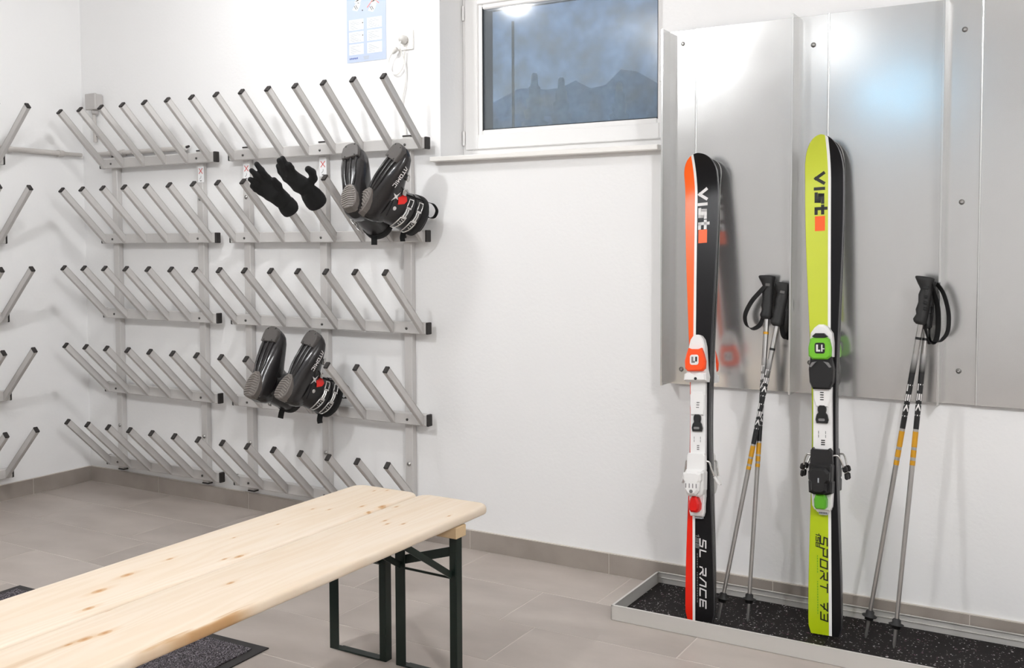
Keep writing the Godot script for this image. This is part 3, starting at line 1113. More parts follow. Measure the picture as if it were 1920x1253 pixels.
# ------------------------------------------------------------------ galvanised wall sheets
func build_panels():
	var xs = [3.262, 3.716, 4.174, 4.63]
	var labels = ["galvanised wall sheet nearest the window, behind the orange and black ski", "middle galvanised wall sheet behind the lime green ski", "galvanised wall sheet behind the right-hand pair of ski poles", "last galvanised wall sheet at the photo's right edge"]
	for k in 4:
		var x = xs[k]
		var w = (xs[k + 1] - x) if k < 3 else 0.45
		var y0 = 0.742
		var h = 1.994 - y0
		var t = thing("wall_sheet", labels[k], "metal sheet", Transform3D(Basis(), Vector3(x, y0, 0)), "galvanised wall sheets")
		var b = MB.new() # screwed strip, and the fin bent out of its left edge
		var strip = 0.098
		b.box(Vector3(strip / 2 + 0.002, h / 2, 0.0135), Vector3(strip + 0.004, h, 0.003), 0.0006)
		put("strip", b, M.zinc, t)
		b = MB.new()
		b.box(Vector3(-0.0005, h / 2, 0.0475), Vector3(0.0022, h, 0.070), 0.0006)
		b.box(Vector3(-0.0028, h / 2, 0.0815), Vector3(0.0068, h, 0.0022), 0.0006)
		put("fin", b, M.zinc, t)
		b = MB.new() # the wide sheet lapping over the strip
		b.box(Vector3((strip + w) / 2 - 0.003, h / 2, 0.0185), Vector3(w - strip - 0.004, h, 0.003), 0.0006)
		b.box(Vector3(strip - 0.001, h / 2, 0.0165), Vector3(0.002, h, 0.007), 0.0006)
		b.tube([Vector3(strip + 0.001, 0.0, 0.0195), Vector3(strip + 0.001, h, 0.0195)], 0.0032, 10)
		put("sheet", b, M.zinc, t)
		b = MB.new() # battens that carry it
		for y in [0.1, h / 2, h - 0.1]: b.box(Vector3(w / 2, y, 0.006), Vector3(w - 0.03, 0.04, 0.0115))
		put("batten", b, M.raw_wood, t)
		for y in [0.104, 0.629, 1.156]:
			if k == 0 and y > 0.5 and y < 1.0: continue
			b = MB.new()
			b.xf = Transform3D(Basis(Vector3.RIGHT, Vector3.BACK, Vector3.DOWN), Vector3(0.048, y + (0.05 if k == 0 and y > 1.0 else (-0.05 if k == 0 else 0.0)), 0.015))
			b.lathe([Vector2(0.0085, -0.0005), Vector2(0.0085, 0.001), Vector2(0.006, 0.0015), Vector2(0.0055, 0.004), Vector2(0.003, 0.0055), Vector2(0.001, 0.0045)], 14)
			put("screw", b, M.steel, t)

# ------------------------------------------------------------------ drip tray
func build_tray():
	var x0 = 3.224
	var x1 = 5.25
	var z0 = 0.022
	var z1 = 0.421
	var t = thing("drip_tray", "long shallow metal drip tray under the skis and poles", "tray", Transform3D(Basis(), Vector3(x0, 0, z0)))
	var w = x1 - x0
	var d = z1 - z0
	var b = MB.new()
	b.box(Vector3(w / 2, 0.002, d / 2), Vector3(w - 0.002, 0.003, d - 0.002))
	b.box(Vector3(w / 2, 0.0255, d - 0.001), Vector3(w, 0.049, 0.002), 0.0006)
	b.box(Vector3(w / 2, 0.0255, 0.001), Vector3(w, 0.049, 0.002), 0.0006)
	b.box(Vector3(0.001, 0.0255, d / 2), Vector3(0.002, 0.049, d), 0.0006)
	b.box(Vector3(w - 0.001, 0.0255, d / 2), Vector3(0.002, 0.049, d), 0.0006)
	put("pan", b, M.tray, t)
	b = MB.new() # folded rim
	b.box(Vector3(w / 2, 0.0495, d - 0.004), Vector3(w, 0.002, 0.008), 0.0005)
	b.box(Vector3(w / 2, 0.0495, 0.004), Vector3(w, 0.002, 0.008), 0.0005)
	b.box(Vector3(0.004, 0.0495, d / 2), Vector3(0.008, 0.002, d), 0.0005)
	b.box(Vector3(w / 2, 0.030, 0.0045), Vector3(w - 0.01, 0.002, 0.003), 0.0005)
	put("rim", b, M.tray, t)
	var from = x0 + 0.008
	var lab = ["speckled black rubber mat in the tray's left end", "speckled black rubber mat in the middle of the tray", "speckled black rubber mat at the tray's right end"]
	for k in 3:
		var n = [0.66, 0.66, 0.68][k]
		b = MB.new()
		b.box(Vector3(n / 2, 0.004, (d - 0.016) / 2), Vector3(n - 0.002, 0.008, d - 0.018), 0.001)
		var m = put("rubber_mat", b, M.speckle, self)
		m.name = numbered("rubber_mat")
		m.position = Vector3(from, 0.004, z0 + 0.008)
		tag(m, lab[k], "mat", "rubber mats in the tray")
		from += n

# ------------------------------------------------------------------ skis
class SkiShape:
	var length := 1.57
	var ws := []   # stations
	var wv := []   # half widths
	var tip_y := 1.45
	func _init(l, s, v, t):
		length = l; ws = s; wv = v; tip_y = t

func ski_half(sh: SkiShape, s: float) -> float:
	var w = ramp(s, sh.ws, sh.wv)
	if s > sh.tip_y:
		var u = (s - sh.tip_y) / (sh.length - sh.tip_y)
		w = sh.wv[-1] * pow(maxf(0.0, 1.0 - pow(u, 2.3)), 0.5)
	if s < 0.03: w *= 0.86 + 0.14 * sqrt(s / 0.03)
	return maxf(w, 0.004)

func ski_top(sh: SkiShape, s: float) -> float:
	var u = clampf(s / (sh.length - 0.1), 0.0, 1.0)
	var z = 0.009 * sin(PI * u)
	var r = maxf(0.0, s - (sh.length - 0.15)) / 0.15
	return z + 0.04 * r * r

func ski_thick(sh: SkiShape, s: float) -> float:
	return ramp(s, [0.0, sh.length * 0.45, sh.length - 0.15, sh.length], [0.010, 0.017, 0.009, 0.008])

func make_ski(called: String, label: String, xf: Transform3D, sh: SkiShape, stripe: Array, fade: Array, mir: float, group := "") -> Node3D:
	var t = thing(called, label, "ski", xf, group)
	var st = []
	var n = 64
	for i in n + 1: st.append(sh.length * i / n * 0.96)
	for i in range(1, 11): st.append(sh.length * (0.96 + 0.04 * (1.0 - pow(1.0 - i / 10.0, 2.0))))
	var b = MB.new()
	var rings = []
	for s in st:
		var w = ski_half(sh, s)
		var z = ski_top(sh, s)
		var th = ski_thick(sh, s)
		rings.append(PackedVector3Array([Vector3(-w, s, z - th), Vector3(w, s, z - th), Vector3(w, s, z - th + 0.003), Vector3(w - 0.0005, s, z - 0.0015), Vector3(w - 0.002, s, z - 0.0003), Vector3(-w + 0.002, s, z - 0.0003), Vector3(-w + 0.0005, s, z - 0.0015), Vector3(-w, s, z - th + 0.003)]))
	b.loft(rings, true, true, -1)
	put("core", b, M.ski_edge, t)
	b = MB.new() # steel edges
	for sx in [-1.0, 1.0]:
		var er = []
		for s in st:
			var w = ski_half(sh, s)
			var z = ski_top(sh, s) - ski_thick(sh, s)
			er.append(PackedVector3Array([Vector3(sx * (w + 0.0006), s, z - 0.0003), Vector3(sx * (w + 0.0006), s, z + 0.0024), Vector3(sx * (w - 0.002), s, z + 0.0024), Vector3(sx * (w - 0.002), s, z - 0.0003)]))
		b.loft(er, true, true, -1)
	put("steel_edge", b, M.ski_steel, t)
	# the printed top sheet in three bands
	var bands = [["coloured_topsheet", -1e3, stripe[0], fade], ["white_stripe", stripe[0], stripe[1], []], ["black_topsheet", stripe[1], 1e3, []]]
	if mir < 0.0:
		for q in bands:
			var f = q[1]
			q[1] = -q[2]
			q[2] = -f
	for q in bands:
		b = MB.new()
		for i in st.size() - 1:
			var p = []
			for e in 2:
				var s = st[i + e]
				var w = ski_half(sh, s) - 0.0015
				var z = ski_top(sh, s)
				p.append([Vector3(clampf(q[1], -w, w), s, z), Vector3(clampf(q[2], -w, w), s, z)])
			if (p[0][1] - p[0][0]).length() + (p[1][1] - p[1][0]).length() < 1e-4: continue
			var k = b.mark()
			b.quad(p[0][0], p[0][1], p[1][1], p[1][0], 1)
			if q[3]: # printed fade along the length
				for v in range(k * 3, b.V.size()):
					var f = clampf(b.V[v].y / sh.length, 0.0, 1.0)
					b.C[v] = q[3][0].srgb_to_linear().lerp(q[3][1].srgb_to_linear(), smoothstep(0.25, 0.75, f))
		put(q[0], b, M.ski_print if q[3] else M.ski_white if q[0] == "white_stripe" else M.ski_black, t)
	return t

func ski_text(ski: Node3D, sh: SkiShape, called: String, text: String, s_from: float, s_to: float, x: float, height: float, weight: float, m: Material, mir := 1.0, gap := 0.25, slant := 0.0):
	if mir < 0.0: x = -x - height
	var b = MB.new()
	# reads down the ski, tops of the letters towards +x
	letters(b, text, func(u, v): return Vector3(x + v, s_from - u, ski_top(sh, s_from - u) + 0.0006), s_from - s_to, height, weight, gap, slant)
	put(called, b, m, ski)

func ski_patch(ski: Node3D, sh: SkiShape, called: String, x0: float, x1: float, s0: float, s1: float, m: Material, mir := 1.0):
	if mir < 0.0:
		var f = x0
		x0 = -x1
		x1 = -f
	var b = MB.new()
	for i in 4:
		var a = lerpf(s0, s1, i / 4.0)
		var c = lerpf(s0, s1, (i + 1) / 4.0)
		b.quad(Vector3(x0, a, ski_top(sh, a) + 0.0005), Vector3(x1, a, ski_top(sh, a) + 0.0005), Vector3(x1, c, ski_top(sh, c) + 0.0005), Vector3(x0, c, ski_top(sh, c) + 0.0005))
	put(called, b, m, ski)

# outline of pairs (half width, s), mirrored
func outline(a: Array) -> PackedVector2Array:
	var p := PackedVector2Array()
	for i in range(0, a.size(), 2): p.append(Vector2(a[i], a[i + 1]))
	for i in range(a.size() - 2, -1, -2): p.append(Vector2(-a[i], a[i + 1]))
	return p

func prism_part(called: String, p: PackedVector2Array, z0: float, z1: float, bev: float, m: Material, parent: Node, label := "") -> MeshInstance3D:
	var b = MB.new()
	b.prism(p, z0, z1, bev)
	return put(called, b, m, parent, label)

func build_skis():
	for k in 2: # front ski, then its mirror twin behind it, base to base
		var mir = 1.0 if k == 0 else -1.0
		# ---- the orange and black pair
		var sh := SkiShape.new(1.552, [0.0, 0.03, 0.65, 1.44], [0.050, 0.0505, 0.034, 0.0605], 1.475)
		var xf = ski_frame(Vector3(3.498, 0.0195, 0.334), Vector3(3.405, 1.533, 0.080), Vector3(0.995, 0, 0.06), k)
		var ski = make_ski("orange_ski", ["orange and black ski with white binding, front one of its pair", "orange and black ski standing behind its twin, base to base"][k], xf, sh, [-0.0235, -0.0145], [rgb(226, 30, 4), rgb(255, 98, 14)], mir, "orange and black skis")
		ski_text(ski, sh, "wordmark", "vist", 1.434, 1.297, -0.008, 0.026, 0.0102, M.white_print, mir, 0.32)
		ski_patch(ski, sh, "orange_square", -0.009, 0.022, 1.246, 1.292, M.sticker_orange, mir)
		ski_text(ski, sh, "model_lettering", "SL RACE", 0.262, 0.047, 0.003, 0.020, 0.0042, M.white_print, mir, 0.3, 0.12)
		ski_text(ski, sh, "length_lettering", "156", 0.276, 0.233, -0.0105, 0.0095, 0.0028, M.print_grey, mir, 0.2, 0.1)
		small_print(ski, sh, -0.0075, [[0.215, 0.17], [0.155, 0.06]], M.print_grey, mir)
		white_binding(ski)
		# ---- the lime green and black pair
		sh = SkiShape.new(1.58, [0.0, 0.03, 0.66, 1.42], [0.051, 0.052, 0.0375, 0.0615], 1.462)
		xf = ski_frame(Vector3(3.877, 0.019, 0.248), Vector3(3.817, 1.572, 0.080), Vector3(1, 0, 0.03), k)
		ski = make_ski("lime_ski", ["lime green and black ski with green and white binding, front of its pair", "lime green ski standing behind its twin, base to base"][k], xf, sh, [0.0135, 0.0225], [rgb(176, 196, 18), rgb(198, 208, 62)], mir, "lime green skis")
		ski_text(ski, sh, "wordmark", "vist", 1.463, 1.331, -0.027, 0.026, 0.0102, M.print_black, mir, 0.32)
		ski_patch(ski, sh, "orange_square", -0.028, 0.004, 1.274, 1.322, M.sticker_orange, mir)
		ski_text(ski, sh, "model_lettering", "SPORT 73", 0.306, 0.046, -0.011, 0.021, 0.0042, M.print_black, mir, 0.3, 0.12)
		ski_text(ski, sh, "length_lettering", "158", 0.314, 0.272, -0.0245, 0.0105, 0.0028, M.print_black, mir, 0.2, 0.1)
		small_print(ski, sh, -0.0215, [[0.245, 0.195], [0.165, 0.065]], M.lime_dark, mir)
		green_binding(ski)

func ski_frame(B: Vector3, T: Vector3, right: Vector3, k: int) -> Transform3D:
	var y = (T - B).normalized()
	var x = (right - y * y.dot(right)).normalized()
	var xf = Transform3D(Basis(x, y, x.cross(y)), B)
	return xf if k == 0 else xf * Transform3D(Basis(Vector3.UP, PI), Vector3(0, 0, -0.0215))

func small_print(ski: Node3D, sh: SkiShape, x: float, spans: Array, m: Material, mir := 1.0):
	if mir < 0.0: x = -x - 0.0022
	for sp in spans:
		var b = MB.new()
		var s = sp[0]
		while s > sp[1]:
			var n = 0.004 + 0.003 * fmod(s * 91.0, 1.0)
			b.quad(Vector3(x, s - n, ski_top(sh, s) + 0.0006), Vector3(x + 0.0022, s - n, ski_top(sh, s) + 0.0006), Vector3(x + 0.0022, s, ski_top(sh, s) + 0.0006), Vector3(x, s, ski_top(sh, s) + 0.0006))
			s -= n + 0.0025
		put("small_lettering", b, m, ski)

func wire(parent: Node, pts: Array, r := 0.0028, m: Material = null, called := "brake_arm"):
	var b = MB.new()
	b.tube(smooth_path(pts, 5), r, 8)
	return put(called, b, m if m else M.buckle, parent)

func white_binding(ski: Node3D):
	var z = 0.008
	# base plate
	var pl = prism_part("binding_plate", outline([0.014, 0.335, 0.020, 0.345, 0.026, 0.40, 0.027, 0.60, 0.0265, 0.78, 0.022, 0.80]), z - 0.006, z + 0.014, 0.003, M.bind_white, ski)
	prism_part("adjusting_knob", outline([0.016, 0.611, 0.0185, 0.622, 0.015, 0.636, 0.0105, 0.642, 0.0125, 0.650, 0.012, 0.660, 0.007, 0.667]), z + 0.014, z + 0.024, 0.003, M.bind_black, pl)
	prism_part("knob_slot", rounded(0.02, 0.008, 0.003, Vector2(0, 0.622)), z + 0.024, z + 0.0255, 0.0005, M.bind_grey, pl)
	prism_part("rest_pad", outline([0.022, 0.664, 0.026, 0.70, 0.026, 0.732, 0.020, 0.742]), z + 0.012, z + 0.021, 0.004, M.bind_white, pl)
	var b = MB.new()
	for k in 3: b.box(Vector3(0.002 + 0.001 * k, 0.690 + 0.008 * k, z + 0.0216), Vector3(0.010, 0.003, 0.001))
	for k in 3: b.box(Vector3(0.002, 0.552 + 0.0062 * k, z + 0.0146), Vector3(0.008, 0.0032, 0.001))
	for k in 4: b.box(Vector3(-0.012 + 0.022 * (k % 2), 0.580 + 0.010 * (k / 2), z + 0.0146), Vector3(0.0012, 0.008, 0.001))
	put("plate_print", b, M.bind_grey, pl)
	# toe
	var toe = prism_part("toe_piece", outline([0.037, 0.774, 0.039, 0.79, 0.034, 0.815, 0.031, 0.86, 0.029, 0.89, 0.023, 0.915, 0.013, 0.928, 0.006, 0.931]), z + 0.004, z + 0.030, 0.006, M.bind_white, ski)
	prism_part("toe_housing", outline([0.026, 0.809, 0.0345, 0.818, 0.036, 0.842, 0.030, 0.866, 0.023, 0.886, 0.012, 0.882]), z + 0.028, z + 0.046, 0.005, M.orange, toe, "orange toe housing")
	prism_part("toe_window", rounded(0.031, 0.034, 0.008, Vector2(0, 0.846)), z + 0.046, z + 0.0475, 0.001, M.bind_white, toe)
	prism_part("toe_emblem", poly([-0.009, 0.836, 0.003, 0.836, 0.003, 0.842, -0.003, 0.842, -0.003, 0.856, -0.009, 0.856]), z + 0.0475, z + 0.0484, 0.0, M.print_grey, toe)
	prism_part("toe_indicator", rounded(0.006, 0.016, 0.001, Vector2(0.0075, 0.848)), z + 0.0475, z + 0.0484, 0.0, M.print_black, toe)
	prism_part("toe_wing", outline([0.040, 0.778, 0.038, 0.800, 0.020, 0.806, 0.008, 0.800]), z + 0.026, z + 0.044, 0.006, M.bind_white, toe)
	prism_part("toe_screw", circle(0.005, 12, Vector2(0.004, 0.784)), z + 0.044, z + 0.0455, 0.0, M.bind_black, toe)
	# heel
	var heel = prism_part("heel_piece", outline([0.017, 0.400, 0.027, 0.408, 0.032, 0.425, 0.033, 0.48, 0.029, 0.487]), z + 0.010, z + 0.046, 0.007, M.bind_white, ski)
	prism_part("heel_pedal", outline([0.030, 0.480, 0.033, 0.490, 0.032, 0.532, 0.027, 0.540]), z + 0.014, z + 0.030, 0.004, M.bind_white, heel)
	prism_part("heel_housing", outline([0.012, 0.405, 0.024, 0.42, 0.027, 0.448, 0.031, 0.455, 0.031, 0.476, 0.018, 0.482]), z + 0.044, z + 0.066, 0.008, M.bind_white, heel)
	b = MB.new()
	for k in 4: b.box(Vector3(-0.018 + 0.012 * k, 0.436, z + 0.0655), Vector3(0.0025, 0.014, 0.003))
	b.prism(circle(0.006, 12, Vector2(0, 0.418)), z + 0.06, z + 0.067)
	put("heel_vent", b, M.bind_grey, heel)
	prism_part("heel_lever", outline([0.010, 0.350, 0.018, 0.360, 0.019, 0.378, 0.012, 0.395, 0.006, 0.402]), z + 0.020, z + 0.048, 0.006, M.lever_red, heel, "red release lever")
	prism_part("heel_tail", outline([0.022, 0.336, 0.026, 0.35, 0.027, 0.41, 0.02, 0.414]), z + 0.006, z + 0.022, 0.004, M.bind_white, heel)
	prism_part("serial_label", rounded(0.026, 0.015, 0.001, Vector2(0.004, 0.336)), z + 0.0, z + 0.012, 0.0, M.pale_grey, heel)
	b = MB.new()
	for k in 6: b.box(Vector3(-0.006 + 0.004 * k, 0.336, z + 0.0123), Vector3(0.0018, 0.009, 0.0006))
	put("bar_print", b, M.print_grey, heel)
	for s in [-1.0, 1.0]:
		wire(heel, [Vector3(0.030 * s, 0.515, z + 0.018), Vector3(0.040 * s, 0.512, z + 0.012), Vector3(0.046 * s, 0.49, z + 0.006), Vector3(0.054 * s, 0.462, z - 0.004), Vector3(0.062 * s, 0.45, z - 0.010)], 0.0032, M.buckle)
		var p = MB.new()
		p.tube([Vector3(0.052 * s, 0.466, z - 0.003), Vector3(0.060 * s, 0.450, z - 0.010), Vector3(0.066 * s, 0.440, z - 0.014)], [0.0045, 0.006, 0.004], 10)
		put("brake_pad", p, M.bind_white, heel)

func green_binding(ski: Node3D):
	var z = 0.008
	var pl = prism_part("binding_plate", outline([0.017, 0.382, 0.026, 0.392, 0.030, 0.45, 0.030, 0.60, 0.029, 0.74, 0.0295, 0.80]), z - 0.006, z + 0.014, 0.003, M.bind_white, ski)
	prism_part("adjusting_knob", outline([0.017, 0.661, 0.020, 0.672, 0.0165, 0.688, 0.0115, 0.694, 0.0135, 0.702, 0.013, 0.710, 0.0075, 0.717]), z + 0.014, z + 0.024, 0.003, M.bind_black, pl)
	prism_part("knob_slot", rounded(0.02, 0.008, 0.003, Vector2(0, 0.672)), z + 0.024, z + 0.0255, 0.0005, M.bind_grey, pl)
	prism_part("rest_pad", outline([0.019, 0.712, 0.027, 0.735, 0.028, 0.766, 0.024, 0.772]), z + 0.012, z + 0.020, 0.004, M.bind_white, pl)
	var b = MB.new()
	for k in 4: b.box(Vector3(0.0, 0.735 + 0.0075 * k, z + 0.0205), Vector3(0.011, 0.003, 0.001))
	for k in 3: b.box(Vector3(0.002, 0.594 + 0.0065 * k, z + 0.0146), Vector3(0.012, 0.0034, 0.001))
	for k in 4: b.box(Vector3(-0.012 + 0.022 * (k % 2), 0.620 + 0.012 * (k / 2), z + 0.0146), Vector3(0.0012, 0.009, 0.001))
	put("plate_print", b, M.print_black, pl)
	var toe = prism_part("toe_piece", outline([0.026, 0.768, 0.036, 0.79, 0.0385, 0.83, 0.034, 0.86, 0.034, 0.90]), z + 0.004, z + 0.036, 0.006, M.bind_black, ski)
	prism_part("toe_cap", outline([0.0355, 0.870, 0.036, 0.915, 0.033, 0.945, 0.021, 0.962, 0.008, 0.972]), z + 0.004, z + 0.034, 0.007, M.bind_white, toe, "white rounded toe cap")
	prism_part("toe_housing", outline([0.023, 0.862, 0.035, 0.872, 0.036, 0.898, 0.030, 0.926, 0.016, 0.934]), z + 0.034, z + 0.048, 0.005, M.lime, toe, "green toe housing")
	prism_part("toe_trim", outline([0.015, 0.928, 0.024, 0.934, 0.013, 0.944]), z + 0.034, z + 0.0485, 0.002, M.bind_black, toe)
	prism_part("toe_window", rounded(0.032, 0.034, 0.007, Vector2(0.001, 0.897)), z + 0.048, z + 0.0495, 0.001, M.bind_black, toe)
	prism_part("toe_emblem", poly([-0.010, 0.886, 0.003, 0.886, 0.003, 0.892, -0.004, 0.892, -0.004, 0.908, -0.010, 0.908]), z + 0.0495, z + 0.0502, 0.0, M.white_print, toe)
	b = MB.new()
	b.box(Vector3(0.008, 0.897, z + 0.05), Vector3(0.004, 0.022, 0.0008))
	b.box(Vector3(0.011, 0.895, z + 0.05), Vector3(0.010, 0.003, 0.0008))
	put("toe_indicator", b, M.white_print, toe)
	for s in [-1.0, 1.0]:
		prism_part("toe_wing", poly([0.010 * s, 0.855, 0.026 * s, 0.852, 0.034 * s, 0.838, 0.028 * s, 0.836, 0.018 * s, 0.848]), z + 0.036, z + 0.042, 0.001, M.bind_grey, toe)
	var heel = prism_part("heel_piece", outline([0.020, 0.440, 0.036, 0.446, 0.037, 0.48, 0.034, 0.485, 0.036, 0.53, 0.033, 0.536]), z + 0.010, z + 0.046, 0.006, M.bind_black, ski)
	prism_part("heel_pedal", outline([0.033, 0.528, 0.035, 0.540, 0.033, 0.576, 0.026, 0.585, 0.022, 0.580]), z + 0.014, z + 0.034, 0.004, M.bind_black, heel)
	prism_part("heel_housing", outline([0.012, 0.444, 0.024, 0.452, 0.026, 0.478, 0.032, 0.488, 0.033, 0.512, 0.022, 0.524]), z + 0.044, z + 0.066, 0.008, M.bind_black, heel)
	b = MB.new()
	b.box(Vector3(0.001, 0.487, z + 0.0665), Vector3(0.004, 0.014, 0.001))
	put("heel_mark", b, M.pale_grey, heel)
	prism_part("heel_tail", outline([0.024, 0.390, 0.031, 0.402, 0.034, 0.450, 0.026, 0.455]), z + 0.006, z + 0.022, 0.004, M.bind_white, heel, "white tail of the heel piece")
	prism_part("heel_lever", outline([0.013, 0.396, 0.018, 0.402, 0.019, 0.425, 0.013, 0.441]), z + 0.022, z + 0.046, 0.004, M.lime_dark, heel, "green release lever")
	prism_part("serial_label", rounded(0.026, 0.014, 0.001, Vector2(0.001, 0.382)), z - 0.002, z + 0.012, 0.0, M.pale_grey, heel)
	b = MB.new()
	for k in 6: b.box(Vector3(-0.009 + 0.004 * k, 0.382, z + 0.0123), Vector3(0.0018, 0.008, 0.0006))
	put("bar_print", b, M.print_black, heel)
	for s in [-1.0, 1.0]:
		wire(heel, [Vector3(0.030 * s, 0.560, z + 0.020), Vector3(0.044 * s, 0.563, z + 0.018), Vector3(0.052 * s, 0.556, z + 0.014), Vector3(0.060 * s, 0.535, z + 0.006), Vector3(0.066 * s, 0.508, z - 0.004)], 0.0028, M.buckle)
		var p = MB.new()
		p.box(Vector3(0.066 * s, 0.520, z), Vector3(0.016, 0.020, 0.012), 0.004, Basis(Vector3.BACK, 0.25 * s))
		p.box(Vector3(0.069 * s, 0.498, z - 0.006), Vector3(0.012, 0.022, 0.012), 0.004, Basis(Vector3.BACK, 0.12 * s))
		put("brake_pad", p, M.bind_black, heel)

# ------------------------------------------------------------------ ski poles
func build_poles():
	var lab = ["silver and black ski pole of the left pair, leaning against the sheet's fin", "silver and black ski pole of the left pair with its strap loop hanging left",
		"silver and black ski pole of the right pair, its tip nearer the lime ski", "silver and black ski pole of the right pair, its tip farther right"]
	# tip, top, then stations along the shaft: top of ring, start of fade, start of black, letters from, to, start of gold, its end
	var P = [[Vector3(3.5434, 0.014, 0.2801), Vector3(3.690, 1.109, 0.055), 0.905, 0.87, 0.80, 0.812, 0.64, 0.585, 0.50, 0.0],
		[Vector3(3.6306, 0.014, 0.2457), Vector3(3.6352, 1.1331, 0.050), 0.945, 0.86, 0.77, 0.83, 0.64, 0.585, 0.50, 0.0],
		[Vector3(3.9901, 0.014, 0.1961), Vector3(4.1447, 1.1371, 0.110), 0.95, 0.90, 0.84, 0.805, 0.705, 0.668, 0.553, 1.0],
		[Vector3(4.0803, 0.014, 0.2344), Vector3(4.146, 1.124, 0.080), 0.945, 0.90, 0.84, 0.806, 0.708, 0.668, 0.557, 1.0]]
	for k in 4:
		var a = P[k][0]
		var y = (P[k][1] - a).normalized()
		var L = (P[k][1] - a).length()
		# the printed side looks towards the room
		var zz = Vector3(0.25 if k < 2 else 0.15, 0, 1.0)
		zz = (zz - y * zz.dot(y)).normalized()
		var t = thing("ski_pole", lab[k], "ski pole", Transform3D(Basis(y.cross(zz), y, zz), a), "ski poles")
		var r = func(s): return lerpf(0.0062, 0.0088, clampf(s / 0.9, 0.0, 1.0))
		var seg = func(called, s0, s1, m, extra := 0.0, cols := []):
			var b = MB.new()
			var rings = []
			var n = 8
			for i in n + 1:
				var s = lerpf(s0, s1, float(i) / n)
				var ring = PackedVector3Array()
				for j in 16: ring.append(Vector3(cos(TAU * j / 16) * (r.call(s) + extra), s, sin(TAU * j / 16) * (r.call(s) + extra)))
				rings.append(ring)
			b.loft(rings)
			if cols:
				for v in b.V.size():
					b.C[v] = cols[0].srgb_to_linear().lerp(cols[1].srgb_to_linear(), clampf((b.V[v].y - s0) / (s1 - s0), 0.0, 1.0))
			return put(called, b, m, t)
		var b = MB.new()
		b.tube([Vector3.ZERO, Vector3(0, 0.012, 0), Vector3(0, 0.07, 0)], [0.0022, 0.0048, 0.0055], 12)
		put("tip", b, M.pole, t)
		b = MB.new() # small basket
		b.xf = Transform3D(Basis(), Vector3(0, 0.066, 0))
		b.lathe([Vector2(0.007, -0.008), Vector2(0.013, -0.006), Vector2(0.013, 0.002), Vector2(0.0215, 0.004), Vector2(0.0225, 0.007), Vector2(0.013, 0.011), Vector2(0.0125, 0.020), Vector2(0.008, 0.024)], 22)
		put("basket", b, M.grip, t)
		seg.call("shaft", 0.06, P[k][8], M.pole)
		var g0 = P[k][8]
		var g1 = P[k][7]
		seg.call("shaft", g0, g1, M.pole)
		for q in [[0.0, 0.13], [0.22, 0.42], [0.50, 0.93]]:
			seg.call("gold_band", lerpf(g0, g1, q[0]), lerpf(g0, g1, q[1]), M.pole_gold, 0.0003)
		seg.call("black_sleeve", g1, P[k][4], M.pole_black, 0.0001)
		seg.call("faded_sleeve", P[k][4], P[k][3], M.pole_fade, 0.0001, [rgb(20, 20, 21), rgb(176, 174, 172)])
		seg.call("shaft", P[k][3], L - 0.10, M.pole)
		seg.call("ring", P[k][2] - 0.004, P[k][2] + 0.004, M.pole_black if k != 1 else M.pole_gold, 0.0006)
		# lettering wrapped on the shaft, reading towards the tip; the left pair carries it twice
		var runs = [[P[k][5], P[k][6]]] if k > 1 else [[0.835, 0.745], [0.72, 0.635]]
		b = MB.new()
		for q in runs:
			letters(b, "LEKI", func(u, v):
				var s = q[0] - u
				var ang = -0.72 + 1.44 * v / 0.0125
				var rr = r.call(s) + 0.0006
				return Vector3(sin(ang) * rr, s, cos(ang) * rr), q[0] - q[1], 0.0125, 0.0040, 0.45, 0.0)
		put("lettering", b, M.white_print, t)
		# grip: a waisted handle with a flared head
		b = MB.new()
		var rings = []
		var prof = [[-0.142, 0.0125, 0.0125, 0.0], [-0.136, 0.0165, 0.018, 0.001], [-0.128, 0.0170, 0.0195, 0.002], [-0.112, 0.0150, 0.0165, 0.0], [-0.098, 0.0155, 0.0185, 0.001], [-0.075, 0.0150, 0.0165, 0.0], [-0.052, 0.0155, 0.0180, 0.001], [-0.035, 0.0150, 0.0165, 0.0], [-0.020, 0.0165, 0.020, 0.003], [-0.008, 0.0185, 0.0245, 0.005], [0.0, 0.0200, 0.0270, 0.006], [0.004, 0.0185, 0.0255, 0.006], [0.0055, 0.010, 0.014, 0.006]]
		for q in prof:
			var ring = PackedVector3Array()
			for j in 22:
				var c = cos(TAU * j / 22)
				var s = sin(TAU * j / 22)
				ring.append(Vector3(-q[3] * (1.0 if k < 2 else 1.6) + q[2] * c * (1.0 + 0.12 * maxf(0.0, -c)), L - 0.002 + q[0], q[1] * s))
			rings.append(ring)
		b.loft(rings)
		var grip = put("grip", b, M.grip, t)
		b = MB.new()
		b.box(Vector3(-0.004, L - 0.030, 0.0158), Vector3(0.016, 0.010, 0.003), 0.001)
		if k > 1:
			for i in 3: b.box(Vector3(0.0 + 0.002 * i, L - 0.058 - 0.018 * i, 0.0155), Vector3(0.011, 0.009, 0.004), 0.0015)
		put("grip_detail", b, M.dark_steel if k < 2 else M.pole_black, grip)
		# strap: a band of webbing hanging in a loop
		var pts = []
		var world = []
